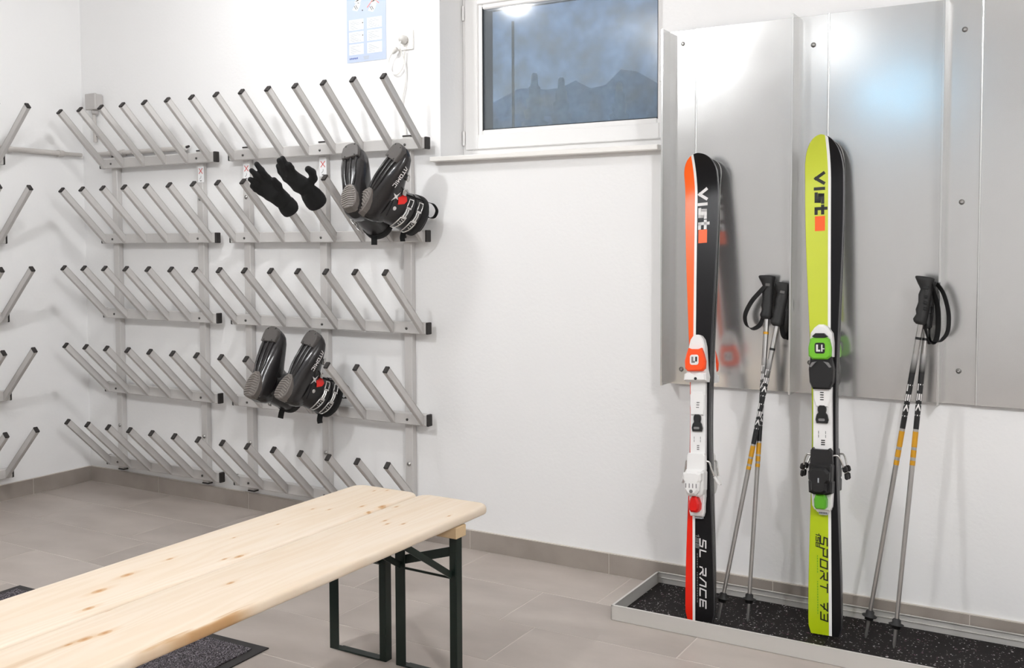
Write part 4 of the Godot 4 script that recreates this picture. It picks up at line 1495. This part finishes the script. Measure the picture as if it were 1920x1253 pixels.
		if k == 1: world = [[3.628, 1.104, 0.066], [3.606, 1.078, 0.074], [3.581, 1.046, 0.078], [3.562, 1.004, 0.080], [3.566, 0.972, 0.080], [3.585, 0.958, 0.078], [3.606, 0.966, 0.074], [3.618, 0.988, 0.070], [3.622, 1.03, 0.066]]
		elif k == 0: world = [[3.704, 1.09, 0.045], [3.707, 1.05, 0.042], [3.706, 1.0, 0.040], [3.703, 0.95, 0.04], [3.694, 0.928, 0.04], [3.682, 0.935, 0.042], [3.679, 0.97, 0.05], [3.684, 1.02, 0.055]]
		elif k == 2: world = [[4.150, 1.12, 0.110], [4.168, 1.06, 0.104], [4.172, 1.0, 0.10], [4.168, 0.955, 0.098], [4.156, 0.936, 0.10], [4.140, 0.945, 0.104], [4.134, 0.99, 0.110], [4.136, 1.05, 0.114]]
		else: world = [[4.166, 1.120, 0.100], [4.184, 1.095, 0.106], [4.196, 1.060, 0.110], [4.203, 1.020, 0.112], [4.200, 0.975, 0.112], [4.184, 0.950, 0.110], [4.168, 0.944, 0.108], [4.152, 0.946, 0.104], [4.144, 0.97, 0.1], [4.150, 1.05, 0.1]]
		var inv = t.transform.affine_inverse()
		for w in world: pts.append(inv * Vector3(w[0], w[1], w[2]))
		ribbon_part("strap", pts, (inv.basis * (Vector3(0.75, -0.25, 0.6) if k == 1 else Vector3(0.6, 0.1, 0.8) if k != 0 else Vector3(0.9, 0, 0.5))).normalized(), 0.022 if k != 2 else 0.028, 0.0018, M.strap, t)

func ribbon_part(called: String, pts: Array, across: Vector3, width: float, thick: float, m: Material, parent: Node) -> MeshInstance3D:
	var b = MB.new()
	var path = smooth_path(pts, 6)
	var rings = []
	for i in path.size():
		var tg = (path[mini(i + 1, path.size() - 1)] - path[maxi(i - 1, 0)]).normalized()
		var wv = (across - tg * across.dot(tg)).normalized() * width / 2
		var n = tg.cross(wv).normalized() * thick / 2
		rings.append(PackedVector3Array([path[i] - wv - n, path[i] + wv - n, path[i] + wv + n, path[i] - wv + n]))
	b.loft(rings, true, true, -1)
	return put(called, b, m, parent)

# ------------------------------------------------------------------ ski boots
const SZ := [-0.106, -0.100, -0.085, -0.04, 0.0, 0.04, 0.08, 0.12, 0.155, 0.18, 0.195, 0.206]
const SW := [0.018, 0.032, 0.042, 0.048, 0.050, 0.0525, 0.0560, 0.0570, 0.0535, 0.046, 0.034, 0.016]
const SB := [0.034, 0.020, 0.013, 0.010, 0.007, 0.006, 0.006, 0.008, 0.013, 0.016, 0.020, 0.028]
const ST := [0.080, 0.105, 0.135, 0.165, 0.172, 0.150, 0.120, 0.098, 0.083, 0.070, 0.058, 0.044]

func lin(t: float, xs: Array, ys: Array) -> float:
	if t <= xs[0]: return ys[0]
	for i in xs.size() - 1:
		if t <= xs[i + 1]: return lerpf(ys[i], ys[i + 1], (t - xs[i]) / (xs[i + 1] - xs[i]))
	return ys[-1]

# point on the shell at station z, angle a from +x over the top, pushed out by o
func shell_point(z: float, a: float, o := 0.0) -> Vector3:
	var w = lin(z, SZ, SW)
	var yb = lin(z, SZ, SB)
	var yt = lin(z, SZ, ST)
	var e = 2.0 / 2.7
	var c = cos(a)
	var s = sin(a)
	var taper = 1.0 - 0.28 * clampf(s, 0.0, 1.0) * clampf((yt - 0.07) / 0.08, 0.0, 1.0)
	return Vector3(signf(c) * pow(absf(c), e) * w * taper + o * c, (yb + yt) / 2 + signf(s) * pow(absf(s), e) * (yt - yb) / 2 + o * s, z)

func shell_side(z: float, y: float, o := 0.0) -> Vector3:
	var yb = lin(z, SZ, SB)
	var yt = lin(z, SZ, ST)
	var q = clampf((y - (yb + yt) / 2) / ((yt - yb) / 2), -0.98, 0.98)
	return shell_point(z, asin(signf(q) * pow(absf(q), 1.35)), o)

# cuff: height y, angle a from +x towards the front
func cuff_point(y: float, a: float, o := 0.0) -> Vector3:
	var u = clampf((y - 0.075) / 0.2, 0.0, 1.15)
	var cz = -0.020 + 0.034 * u
	var w = lerpf(0.0525, 0.0645, smoothstep(0.0, 1.0, u)) + o
	var f = lerpf(0.066, 0.070, u) + o
	var k = lerpf(0.066, 0.084, u) + o
	var c = cos(a)
	var s = sin(a)
	return Vector3(signf(c) * pow(absf(c), 0.86) * w, y + 0.016 * u * -s, cz + signf(s) * pow(absf(s), 0.9) * (f if s > 0.0 else k))

func make_boot(label: String, xf: Transform3D, side: float) -> Node3D:
	# side +1: buckles on local +x (left boot); -1 the mirror image
	var t = thing("ski_boot", label, "ski boot", xf, "black ski boots")
	var Q = Transform3D(Basis.from_scale(Vector3(side, 1, 1)), Vector3.ZERO)
	var done = func(called, b: MB, m, parent = null, lab := ""):
		if side < 0: b.flip(0)
		return put(called, b, m, parent if parent else t, lab)
	var b = MB.new()
	b.xf = Q
	var rings = []
	for i in 47:
		var z = lerpf(SZ[0], SZ[-1], i / 46.0)
		var ring = PackedVector3Array()
		for j in 32: ring.append(shell_point(z, TAU * j / 32))
		rings.append(ring)
	b.loft(rings)
	if side < 0: b.flip(0)
	var shell = done.call("shell", b, M.boot)
	# arch ridges under the sole
	b = MB.new()
	b.xf = Q
	for x in [-0.022, 0.0, 0.022]:
		b.tube(smooth_path([Vector3(x * 0.7, 0.009, 0.004), Vector3(x, 0.006, 0.05), Vector3(x, 0.006, 0.1), Vector3(x * 1.1, 0.010, 0.142)], 5), 0.0055, 10)
	if side < 0: b.flip(0)
	done.call("arch_rib", b, M.boot, shell)
	# toe and heel lugs
	b = MB.new()
	b.xf = Q * Transform3D(Basis(Vector3.RIGHT, PI / 2), Vector3.ZERO) # polygon x, y -> x, z; up is -z
	var pt = outline([0.036, 0.140, 0.0375, 0.17, 0.033, 0.192, 0.021, 0.205, 0.008, 0.209])
	b.prism(pt, -0.026, 0.0, 0.003)
	if side < 0: b.flip(0)
	var toe = done.call("toe_lug", b, M.boot_toe, null, "worn grey toe block of the sole")
	b = MB.new()
	b.xf = Q
	for q in [[-0.02, 0.198], [0.018, 0.196], [-0.02, 0.146], [0.022, 0.146]]:
		b.box(Vector3(q[0], 0.002, q[1]), Vector3(0.008, 0.006, 0.008), 0.002)
	if side < 0: b.flip(0)
	done.call("toe_stud", b, M.boot, toe)
	b = MB.new()
	b.xf = Q * Transform3D(Basis(Vector3.RIGHT, PI / 2), Vector3.ZERO)
	b.prism(outline([0.014, -0.108, 0.025, -0.101, 0.033, -0.085, 0.0350, -0.065, 0.032, -0.035, 0.023, -0.012, 0.010, 0.004]), -0.036, 0.0, 0.003)
	if side < 0: b.flip(0)
	var heel = done.call("heel_lug", b, M.boot_heel, null, "grey ridged heel block of the sole")
	b = MB.new()
	b.xf = Q
	for i in 9:
		var z = -0.096 + 0.0105 * i
		var w = lin(z, [-0.105, -0.09, -0.035, 0.0], [0.016, 0.027, 0.028, 0.010])
		b.beam(Vector3(-w, -0.001, z - 0.003), Vector3(0, -0.001, z + 0.004), 0.004, 0.005, Vector3.UP, 0.001)
		b.beam(Vector3(0, -0.001, z + 0.004), Vector3(w, -0.001, z - 0.003), 0.004, 0.005, Vector3.UP, 0.001)
	if side < 0: b.flip(0)
	done.call("heel_ridge", b, M.boot_ridge, heel)
	# cuff with its lip
	b = MB.new()
	b.xf = Q
	rings = []
	for y in [0.078, 0.09, 0.11, 0.135, 0.16, 0.185, 0.21, 0.235, 0.255, 0.268, 0.272]:
		var ring = PackedVector3Array()
		for j in 40: ring.append(cuff_point(y, TAU * j / 40, 0.002 if y < 0.27 else 0.0))
		rings.append(ring)
	for q in [[0.271, -0.006], [0.24, -0.007]]:
		var ring = PackedVector3Array()
		for j in 40: ring.append(cuff_point(q[0], TAU * j / 40, q[1]))
		rings.append(ring)
	b.loft(rings, false, false)
	if side < 0: b.flip(0)
	var cuff = done.call("cuff", b, M.boot_cuff)
	# liner, hollow for the prong
	b = MB.new()
	b.xf = Q
	rings = []
	for q in [[0.22, -0.008], [0.268, -0.009], [0.284, -0.011], [0.290, -0.016], [0.286, -0.022], [0.26, -0.023], [0.20, -0.024], [0.13, -0.024]]:
		var ring = PackedVector3Array()
		for j in 32: ring.append(cuff_point(q[0], TAU * j / 32, q[1]))
		rings.append(ring)
	b.loft(rings, false, true)
	if side < 0: b.flip(0)
	done.call("liner", b, M.boot_liner)
	# overlap flap along the shin and the seam round the ankle
	b = MB.new()
	b.xf = Q
	for yy in [0.10, 0.2]:
		var p = []
		for i in 13: p.append(cuff_point(yy if i > 0 else yy, lerpf(-0.5, 1.5, i / 12.0), 0.003) + Vector3(0, 0.0 if yy > 0.15 else -0.012 * sin(PI * i / 12.0), 0))
		b.tube(p, 0.0018, 6)
	var fl = []
	for i in 12: fl.append(cuff_point(lerpf(0.085, 0.268, i / 11.0), 1.15, 0.003))
	b.tube(fl, 0.003, 6)
	if side < 0: b.flip(0)
	done.call("seam", b, M.boot_liner, cuff)
	# power strap and its loops
	b = MB.new()
	b.xf = Q
	rings = []
	for q in [[0.238, 0.002], [0.239, 0.0055], [0.266, 0.0055], [0.267, 0.002]]:
		var ring = PackedVector3Array()
		for j in 40: ring.append(cuff_point(q[0], TAU * j / 40, q[1]))
		rings.append(ring)
	b.loft(rings, false, false)
	if side < 0: b.flip(0)
	done.call("power_strap", b, M.strap)
	var loop = [Vector3(0.02, 0.262, 0.078), Vector3(0.03, 0.285, 0.085), Vector3(0.038, 0.312, 0.072), Vector3(0.04, 0.318, 0.045), Vector3(0.036, 0.300, 0.03), Vector3(0.03, 0.272, 0.035)]
	var tail = [Vector3(0.01, 0.25, -0.064), Vector3(0.014, 0.255, -0.085), Vector3(0.016, 0.260, -0.098), Vector3(0.020, 0.268, -0.108)]
	if side < 0:
		for l in [loop, tail]:
			for i in l.size(): l[i].x = -l[i].x
	ribbon_part("pull_loop", loop, Vector3(1, 0.1, 0.3).normalized(), 0.016, 0.002, M.strap, t)
	ribbon_part("strap_end", tail, Vector3(0.9, 0.4, 0.1).normalized(), 0.024, 0.002, M.strap, t)
	# buckles: a wire bail and a lever, two on the cuff, two on the lower shell
	for q in [[0.162, 0.5, -1.0], [0.212, 0.5, -1.0]]:
		b = MB.new()
		b.xf = Q
		var C = func(dy, a, o): return cuff_point(q[0] + dy, a, o)
		# small frame in front, links in the middle, long lever loop behind
		loop_on(b, func(d, a, o): return C.call(d + 0.010 * (a - 0.1), a, o), 0.010, 0.30, 0.78, 0.010, 0.0024)
		loop_on(b, func(d, a, o): return C.call(d * (1.0 - 0.35 * smoothstep(-0.5, -0.95, a)) + 0.010 * (a - 0.1), a, o), 0.0115, -0.92, -0.20, 0.016, 0.0030)
		for a in [0.26, -0.16]:
			b.tube([C.call(-0.011, a, 0.012), C.call(0.011, a, 0.012)], 0.0042, 8)
		b.tube([C.call(0.004, -0.2, 0.013), C.call(0.005, 0.05, 0.012), C.call(0.004, 0.28, 0.010)], 0.0036, 8)
		b.tube([C.call(-0.005, -0.2, 0.013), C.call(-0.004, 0.05, 0.012), C.call(-0.005, 0.28, 0.010)], 0.0036, 8)
		for i in 3:
			b.tube([C.call(-0.006, -0.28 - 0.13 * i, 0.012), C.call(0.005, -0.32 - 0.13 * i, 0.012)], 0.0026, 6)
		if side < 0: b.flip(0)
		done.call("buckle", b, M.buckle)
	for z in [0.062, 0.116]:
		b = MB.new()
		b.xf = Q
		var C = func(dz, a, o): return shell_point(z + dz, a, o)
		loop_on(b, C, 0.010, 0.34, 0.86, 0.010, 0.0028)
		loop_on(b, C, 0.010, 0.9, 1.6, 0.009, 0.0026)
		for i in 5:
			b.tube([C.call(-0.008, 0.55 + 0.24 * i, 0.007), C.call(0.008, 0.55 + 0.24 * i, 0.007)], 0.0032, 6)
		if side < 0: b.flip(0)
		done.call("buckle", b, M.buckle)
	# marks on the outer side
	b = MB.new()
	b.xf = Q
	b.xf = Q * Transform3D(Basis(Vector3(0, 0, -1), Vector3(0, 1, 0), Vector3(1, 0, 0)), shell_side(-0.012, 0.112, 0.0) + Vector3(0.008, 0, 0))
	b.prism(circle(0.0095, 18), -0.008, 0.002, 0.002)
	if side < 0: b.flip(0)
	done.call("pivot_cap", b, M.buckle)
	b = MB.new()
	b.xf = Q
	red_patch(b)
	if side < 0: b.flip(0)
	done.call("red_emblem", b, M.red)
	b = MB.new()
	b.xf = Q
	for k in 4: # four-pointed star, one arm reaching forward
		var ang = TAU * k / 4 + 0.35
		var reach = 0.027 if k % 2 == 0 else 0.021
		var tip = Vector2(cos(ang), sin(ang)) * reach
		var l = Vector2(cos(ang + PI / 4), sin(ang + PI / 4)) * 0.0062
		var r = Vector2(cos(ang - PI / 4), sin(ang - PI / 4)) * 0.0062
		var F = func(p: Vector2): return shell_side(0.030 + p.x, 0.088 + p.y, 0.0016)
		b.quad(F.call(Vector2.ZERO), F.call(r), F.call(tip), F.call(l))
	if side < 0: b.flip(0)
	done.call("star_emblem", b, M.white_print)
	b = MB.new()
	b.xf = Q
	if side > 0: letters(b, "ATOMIC", func(u, v): return shell_side(0.146 - u, 0.044 + v, 0.0012), 0.088, 0.013, 0.0032, 0.3)
	else: letters(b, "ATOMIC", func(u, v): return shell_side(0.06 + u, 0.055 + v, 0.0012), 0.088, 0.013, 0.0032, 0.3)
	if side < 0: b.flip(0)
	done.call("lettering", b, M.white_print)
	b = MB.new()
	b.xf = Q
	for i in 5: # copper coloured tag on the inner cuff
		var a0 = lerpf(2.75, 3.15, i / 5.0)
		var a1 = lerpf(2.75, 3.15, (i + 1) / 5.0)
		b.quad(cuff_point(0.20, a0, 0.0035), cuff_point(0.20, a1, 0.0035), cuff_point(0.23, a1, 0.0035), cuff_point(0.23, a0, 0.0035))
	if side < 0: b.flip(0)
	done.call("cuff_tag", b, M.copper_print)
	return t

func red_patch(b: MB):
	var pts = [Vector2(-0.018, -0.012), Vector2(0.006, -0.02), Vector2(0.020, -0.006), Vector2(0.018, 0.014), Vector2(0.002, 0.018), Vector2(-0.010, 0.010)]
	var F = func(p: Vector2): return cuff_point(0.128 + p.y * 1.25, 0.60 + p.x * 19.0, 0.006)
	for i in pts.size():
		for q in 4:
			var a = pts[i].lerp(pts[(i + 1) % 6], q / 4.0)
			var c = pts[i].lerp(pts[(i + 1) % 6], (q + 1) / 4.0)
			b.quad(F.call(a * 0.5), F.call(a), F.call(c), F.call(c * 0.5), 1)
			b.tri(F.call(Vector2.ZERO), F.call(a * 0.5), F.call(c * 0.5), 1)

func loop_on(b: MB, C: Callable, half: float, a0: float, a1: float, o: float, r: float):
	var p = []
	for i in 6: p.append(C.call(-half, lerpf(a0, a1, i / 5.0), o))
	for i in 6: p.append(C.call(half, lerpf(a1, a0, i / 5.0), o))
	b.tube(p, r, 8, true)

func build_boots():
	var g = [["black ski boot of the upper pair on the right, buckles and red mark showing", Vector3(2.156, 1.462, 0.330), Vector3(0.866, -0.394, 0.308), Vector3(0.141, -0.399, -0.906), 1.0],
		["black ski boot of the upper pair on the left, sole turned to the room", Vector3(2.080, 1.477, 0.364), Vector3(0.935, 0.229, -0.269), Vector3(-0.115, -0.521, -0.846), -1.0],
		["black ski boot of the lower pair on the right, behind a bare prong", Vector3(1.742, 0.714, 0.345), Vector3(0.976, -0.172, 0.130), Vector3(0.028, -0.496, -0.868), 1.0],
		["black ski boot of the lower pair on the left, its heel over the prong row", Vector3(1.600, 0.722, 0.389), Vector3(0.997, -0.030, -0.076), Vector3(-0.081, -0.485, -0.871), -1.0]]
	for q in g:
		var y = q[3].normalized()
		var x = (q[2] - y * y.dot(q[2])).normalized()
		make_boot(q[0], Transform3D(Basis(x, y, x.cross(y)), q[1]), q[4])

# ------------------------------------------------------------------ gloves
func capsule(p: Vector3, a: Vector3, b: Vector3, ra: float, rb: float) -> float:
	var ab = b - a
	var t = clampf((p - a).dot(ab) / maxf(ab.length_squared(), 1e-9), 0.0, 1.0)
	return (p - a - ab * t).length() - lerpf(ra, rb, t)

func surface_net(mb: MB, bones: Array, lo: Vector3, hi: Vector3, h: float, k: float):
	var n = Vector3i(((hi - lo) / h).ceil()) + Vector3i.ONE
	var val := PackedFloat32Array()
	val.resize(n.x * n.y * n.z)
	val.fill(1.0)
	for iz in n.z:
		for iy in n.y:
			for ix in n.x:
				var p = lo + Vector3(ix, iy, iz) * h
				var d = 1.0
				for q in bones:
					var e = capsule(p, q[0], q[1], q[2], q[3])
					if e > 0.03: 
						d = minf(d, e)
						continue
					var kk = maxf(k - absf(d - e), 0.0) / k
					d = minf(d, e) - kk * kk * k * 0.25
				val[ix + n.x * (iy + n.y * iz)] = d
	var vert = {}
	var cells = {}
	var at = func(x, y, z): return val[x + n.x * (y + n.y * z)]
	for iz in n.z - 1:
		for iy in n.y - 1:
			for ix in n.x - 1:
				var s = 0
				var corner = []
				for c in 8:
					var v = at.call(ix + (c & 1), iy + ((c >> 1) & 1), iz + ((c >> 2) & 1))
					corner.append(v)
					if v < 0.0: s += 1
				if s == 0 or s == 8: continue
				var sum = Vector3.ZERO
				var m = 0
				for e in [[0, 1], [2, 3], [4, 5], [6, 7], [0, 2], [1, 3], [4, 6], [5, 7], [0, 4], [1, 5], [2, 6], [3, 7]]:
					var a = corner[e[0]]
					var b = corner[e[1]]
					if (a < 0.0) == (b < 0.0): continue
					var t = a / (a - b)
					var pa = Vector3(e[0] & 1, (e[0] >> 1) & 1, (e[0] >> 2) & 1)
					var pb = Vector3(e[1] & 1, (e[1] >> 1) & 1, (e[1] >> 2) & 1)
					sum += pa.lerp(pb, t)
					m += 1
				vert[Vector3i(ix, iy, iz)] = lo + (Vector3(ix, iy, iz) + sum / m) * h
	for c in vert:
		for ax in 3:
			var st = Vector3i.ZERO
			st[ax] = 1
			var a = at.call(c.x, c.y, c.z)
			var e = c + st
			if e.x >= n.x or e.y >= n.y or e.z >= n.z: continue
			var b = at.call(e.x, e.y, e.z)
			if (a < 0.0) == (b < 0.0): continue
			var u = Vector3i.ZERO
			var w = Vector3i.ZERO
			u[(ax + 1) % 3] = 1
			w[(ax + 2) % 3] = 1
			var q = [c, c - u, c - u - w, c - w]
			var ok = true
			for i in q: ok = ok and vert.has(i)
			if not ok: continue
			if a < 0.0: mb.quad(vert[q[0]], vert[q[1]], vert[q[2]], vert[q[3]], 1)
			else: mb.quad(vert[q[3]], vert[q[2]], vert[q[1]], vert[q[0]], 1)

func make_glove(label: String, o: Vector3, nrm: Vector3, palm: Array, fingers: Array, cuff: Array):
	var a = Vector3(0, 0.7071, 0.7071)
	var nn = (nrm - a * a.dot(nrm)).normalized()
	var w = a.cross(nn).normalized()
	var bones = []
	for q in palm: bones.append([Vector3(q[0], q[1], q[2]), Vector3(q[3], q[4], q[5]), q[6] * 1.25, q[7] * 1.15])
	for q in fingers: bones.append([Vector3(q[0], q[1], q[2]), Vector3(q[3], q[4], q[5]), q[6] * 1.16, q[7] * 1.18])
	var lo = Vector3.ONE * 9.0
	var hi = -lo
	for q in bones:
		for i in 2:
			lo = lo.min(q[i] - Vector3.ONE * (q[2 + i] + 0.008))
			hi = hi.max(q[i] + Vector3.ONE * (q[2 + i] + 0.008))
	var t = thing("glove", label, "glove", Transform3D(Basis(w, a, nn), o), "black knitted gloves")
	var b = MB.new()
	surface_net(b, bones, lo, hi, 0.0038, 0.007)
	put("hand", b, M.glove, t)
	# ribbed cuff, open at the end where the prong goes in
	b = MB.new()
	var rings = []
	var n = cuff.size()
	for q in cuff:
		var ring = PackedVector3Array()
		for j in 40: ring.append(Vector3(q[0] + cos(TAU * j / 40) * (q[2] + 0.0009 * (j % 2)), q[1], sin(TAU * j / 40) * (q[3] + 0.0009 * (j % 2))))
		rings.append(ring)
	for q in [cuff[n - 1], cuff[n - 2], cuff[maxi(0, n - 3)]]:
		var ring = PackedVector3Array()
		for j in 40: ring.append(Vector3(q[0] + cos(TAU * j / 40) * (q[2] - 0.005), q[1], sin(TAU * j / 40) * (q[3] - 0.005)))
		rings.append(ring)
	b.loft(rings, false, false)
	put("cuff", b, M.glove, t)

func build_gloves():
	make_glove("black knitted glove on the left, fingers spread beside the warning sticker", Vector3(1.607, 1.41, 0.205), Vector3(0.784, -0.439, 0.439),
		[[0.006, 0.035, 0, 0.0, 0.155, 0, 0.026, 0.0150], [0.0, 0.035, 0, -0.022, 0.155, 0, 0.026, 0.0150], [-0.006, 0.035, 0, -0.040, 0.142, 0, 0.024, 0.0140], [-0.010, 0.04, 0, -0.054, 0.125, 0, 0.022, 0.0135], [-0.02, 0.09, 0, -0.022, 0.12, 0, 0.028, 0.022]],
		[[0.001, 0.165, 0, -0.001, 0.205, 0.006, 0.0118, 0.0110], [-0.001, 0.205, 0.006, -0.002, 0.238, 0.004, 0.0110, 0.0092],
		[-0.023, 0.162, 0, -0.029, 0.200, 0.010, 0.0118, 0.0110], [-0.029, 0.200, 0.010, -0.034, 0.230, 0.012, 0.0110, 0.0092],
		[-0.043, 0.146, 0, -0.055, 0.176, 0.008, 0.0115, 0.0105], [-0.052, 0.176, 0.008, -0.059, 0.201, 0.012, 0.0105, 0.0090],
		[-0.055, 0.122, 0, -0.064, 0.146, 0.004, 0.0105, 0.0098], [-0.064, 0.146, 0.004, -0.069, 0.168, 0.008, 0.0098, 0.0085],
		[0.012, 0.075, 0.010, 0.022, 0.112, 0.018, 0.0140, 0.0118], [0.022, 0.112, 0.018, 0.020, 0.142, 0.016, 0.0118, 0.0100]],
		[[0.003, 0.050, 0.026, 0.024], [0.004, 0.034, 0.030, 0.028], [0.005, 0.014, 0.037, 0.034], [0.005, -0.012, 0.0405, 0.037], [0.004, -0.030, 0.037, 0.034], [0.003, -0.036, 0.034, 0.031]])
	make_glove("black knitted glove on the right, thumb sticking out", Vector3(1.759, 1.41, 0.205), Vector3(0.768, -0.453, 0.453),
		[[0.016, 0.085, 0, -0.026, 0.185, 0, 0.025, 0.0145], [0.014, 0.085, 0, -0.010, 0.190, 0, 0.025, 0.0145], [0.016, 0.085, 0, 0.002, 0.180, 0, 0.025, 0.0140], [0.006, 0.09, 0, -0.030, 0.165, -0.008, 0.024, 0.0135], [0.0, 0.12, 0, -0.008, 0.15, 0, 0.030, 0.025]],
		[[-0.028, 0.190, 0.004, -0.021, 0.230, 0.010, 0.0118, 0.0110], [-0.021, 0.230, 0.010, -0.014, 0.262, 0.012, 0.0110, 0.0094],
		[-0.009, 0.192, 0, -0.004, 0.228, 0.002, 0.0118, 0.0110], [-0.004, 0.228, 0.002, 0.001, 0.257, 0.002, 0.0110, 0.0092],
		[0.004, 0.180, 0.002, 0.008, 0.205, 0.010, 0.0112, 0.0104], [0.008, 0.205, 0.010, 0.010, 0.224, 0.014, 0.0104, 0.0092],
		[-0.034, 0.168, -0.010, -0.035, 0.205, -0.012, 0.0108, 0.0100], [-0.035, 0.205, -0.012, -0.030, 0.232, -0.012, 0.0100, 0.0086],
		[0.024, 0.095, 0.006, 0.060, 0.112, 0.012, 0.0165, 0.0138], [0.060, 0.112, 0.012, 0.069, 0.140, 0.014, 0.0138, 0.0132], [0.069, 0.140, 0.014, 0.063, 0.162, 0.016, 0.0132, 0.0122]],
		[[0.014, 0.092, 0.029, 0.026], [0.015, 0.070, 0.035, 0.032], [0.016, 0.045, 0.042, 0.037], [0.017, 0.015, 0.045, 0.040], [0.017, -0.004, 0.042, 0.038], [0.017, -0.010, 0.038, 0.034]])

# ------------------------------------------------------------------ beer benches
func build_benches():
	var xs = [2.557, 2.8115]
	var lab = ["pale spruce beer bench on the rack side, dark knots in its board", "pale spruce beer bench nearer the skis, its green legs in view"]
	for k in 2:
		var w = 0.2505
		var L = 2.2
		var t = thing("beer_bench", lab[k], "bench", Transform3D(Basis(), Vector3(xs[k], 0, 0.916)), "two beer benches side by side")
		# board: rounded long edges and corners; u across and v along for the grain
		var b = MB.new()
		var th = 0.027
		var top = 0.48
		var rings = []
		var vs = []
		var st = []
		for i in 7: st.append(0.03 * (1.0 - cos(PI / 2 * i / 6.0)))
		for i in range(1, 40): st.append(0.03 + (L - 0.06) * i / 40.0)
		for i in 7: st.append(L - 0.03 + 0.03 * sin(PI / 2 * i / 6.0))
		for s in st:
			var inset = 0.0
			if s < 0.03: inset = 0.03 - sqrt(maxf(0.0, 0.0009 - pow(0.03 - s, 2.0)))
			elif s > L - 0.03: inset = 0.03 - sqrt(maxf(0.0, 0.0009 - pow(s - L + 0.03, 2.0)))
			var er = 0.011 if s > 0.002 and s < L - 0.002 else 0.011
			var ring = PackedVector3Array()
			var x0 = inset
			var x1 = w - inset
			for q in [[x1 - er, top - er, 0.0, 1.0], [x0 + er, top - er, 1.0, 1.0], [x0 + er, top - th + er, 2.0, -1.0], [x1 - er, top - th + er, 3.0, -1.0]]:
				for i in 6:
					var a = PI / 2 * (q[2] + i / 5.0)
					ring.append(Vector3(q[0] + cos(a) * er, q[1] + sin(a) * er, s))
			rings.append(ring)
		b.loft(rings, true, true, 1)
		for v in b.V.size(): # grain laid along the board, wrapping over its edges
			var p = b.V[v]
			b.U[v] = Vector2((clampf(p.x + (top - p.y) * 0.3 * (1.0 if p.x > w / 2 else -1.0), 0.002, w - 0.002) / 0.25 * 0.498 + 0.5 * k), clampf(p.z / 2.2, 0.001, 0.999))
		put("board", b, M.wood, t)
		# cleats under the board
		for z in [0.155, L - 0.155]:
			b = MB.new()
			b.box(Vector3(w / 2 + 0.006, top - th - 0.0165, z), Vector3(w - 0.012, 0.033, 0.05), 0.002)
			put("cleat", b, M.raw_wood, t)
		for e in 2:
			var z = 0.149 if e == 0 else L - 0.149
			var dz = 1.0 if e == 0 else -1.0
			var f = MB.new()
			var yt = top - th
			# two angle-iron legs
			f.box(Vector3(0.030, yt / 2, z), Vector3(0.036, yt, 0.003), 0.0008)
			f.box(Vector3(0.0135, yt / 2, z - 0.014 * dz), Vector3(0.003, yt, 0.028), 0.0008)
			put("leg", f, M.green_steel, t)
			f = MB.new()
			f.box(Vector3(w - 0.034, yt / 2, z), Vector3(0.022, yt, 0.003), 0.0008)
			f.box(Vector3(w - 0.0225, yt / 2, z - 0.014 * dz), Vector3(0.003, yt, 0.028), 0.0008)
			put("leg", f, M.green_steel, t)
			f = MB.new() # foot bar, cross rod, brace plate
			f.box(Vector3(w / 2, 0.004, z - 0.010 * dz), Vector3(w - 0.09, 0.005, 0.028), 0.001)
			f.beam(Vector3(0.020, 0.0035, z - 0.010 * dz), Vector3(0.05, 0.0035, z - 0.010 * dz), 0.02, 0.005, Vector3.UP)
			f.beam(Vector3(w - 0.05, 0.0035, z - 0.010 * dz), Vector3(w - 0.024, 0.0035, z - 0.010 * dz), 0.02, 0.005, Vector3.UP)
			put("foot_bar", f, M.green_steel, t)
			f = MB.new()
			f.tube([Vector3(0.03, 0.297, z - 0.002 * dz), Vector3(w - 0.034, 0.295, z - 0.002 * dz)], 0.0038, 8)
			put("cross_rod", f, M.green_steel, t)
			f = MB.new()
			f.beam(Vector3(0.03, 0.318, z - 0.004 * dz), Vector3(w - 0.034, 0.374, z - 0.004 * dz), 0.026, 0.003, Vector3.BACK)
			put("brace_plate", f, M.green_steel, t)
			f = MB.new() # folding struts up to the board
			f.beam(Vector3(w - 0.036, 0.305, z + 0.004 * dz), Vector3(w - 0.028, yt - 0.002, z + 0.235 * dz), 0.018, 0.004, Vector3.RIGHT)
			put("folding_strut", f, M.green_steel, t)
			f = MB.new()
			f.beam(Vector3(0.034, 0.305, z + 0.004 * dz), Vector3(0.03, yt - 0.002, z + 0.235 * dz), 0.018, 0.004, Vector3.RIGHT)
			put("folding_strut", f, M.green_steel, t)

func build_floor_mat():
	var t = thing("door_mat", "grey fibre floor mat with black rubber border under the benches", "mat", Transform3D(Basis(Vector3.UP, 0.031), Vector3(1.212, 0.0, 1.205)))
	var b = MB.new()
	b.prism(poly([0, 0, 1.2, 0, 1.2, -0.8, 0, -0.8]), 0.0005, 0.004, 0.0)
	for i in b.V.size(): b.V[i] = Vector3(b.V[i].x, b.V[i].z, -b.V[i].y)
	put("rubber_border", b, M.mat_rubber, t)
	b = MB.new()
	b.box(Vector3(0.6, 0.006, 0.4), Vector3(1.13, 0.006, 0.73), 0.002)
	put("carpet_pile", b, M.carpet, t).set_meta("kind", "stuff")
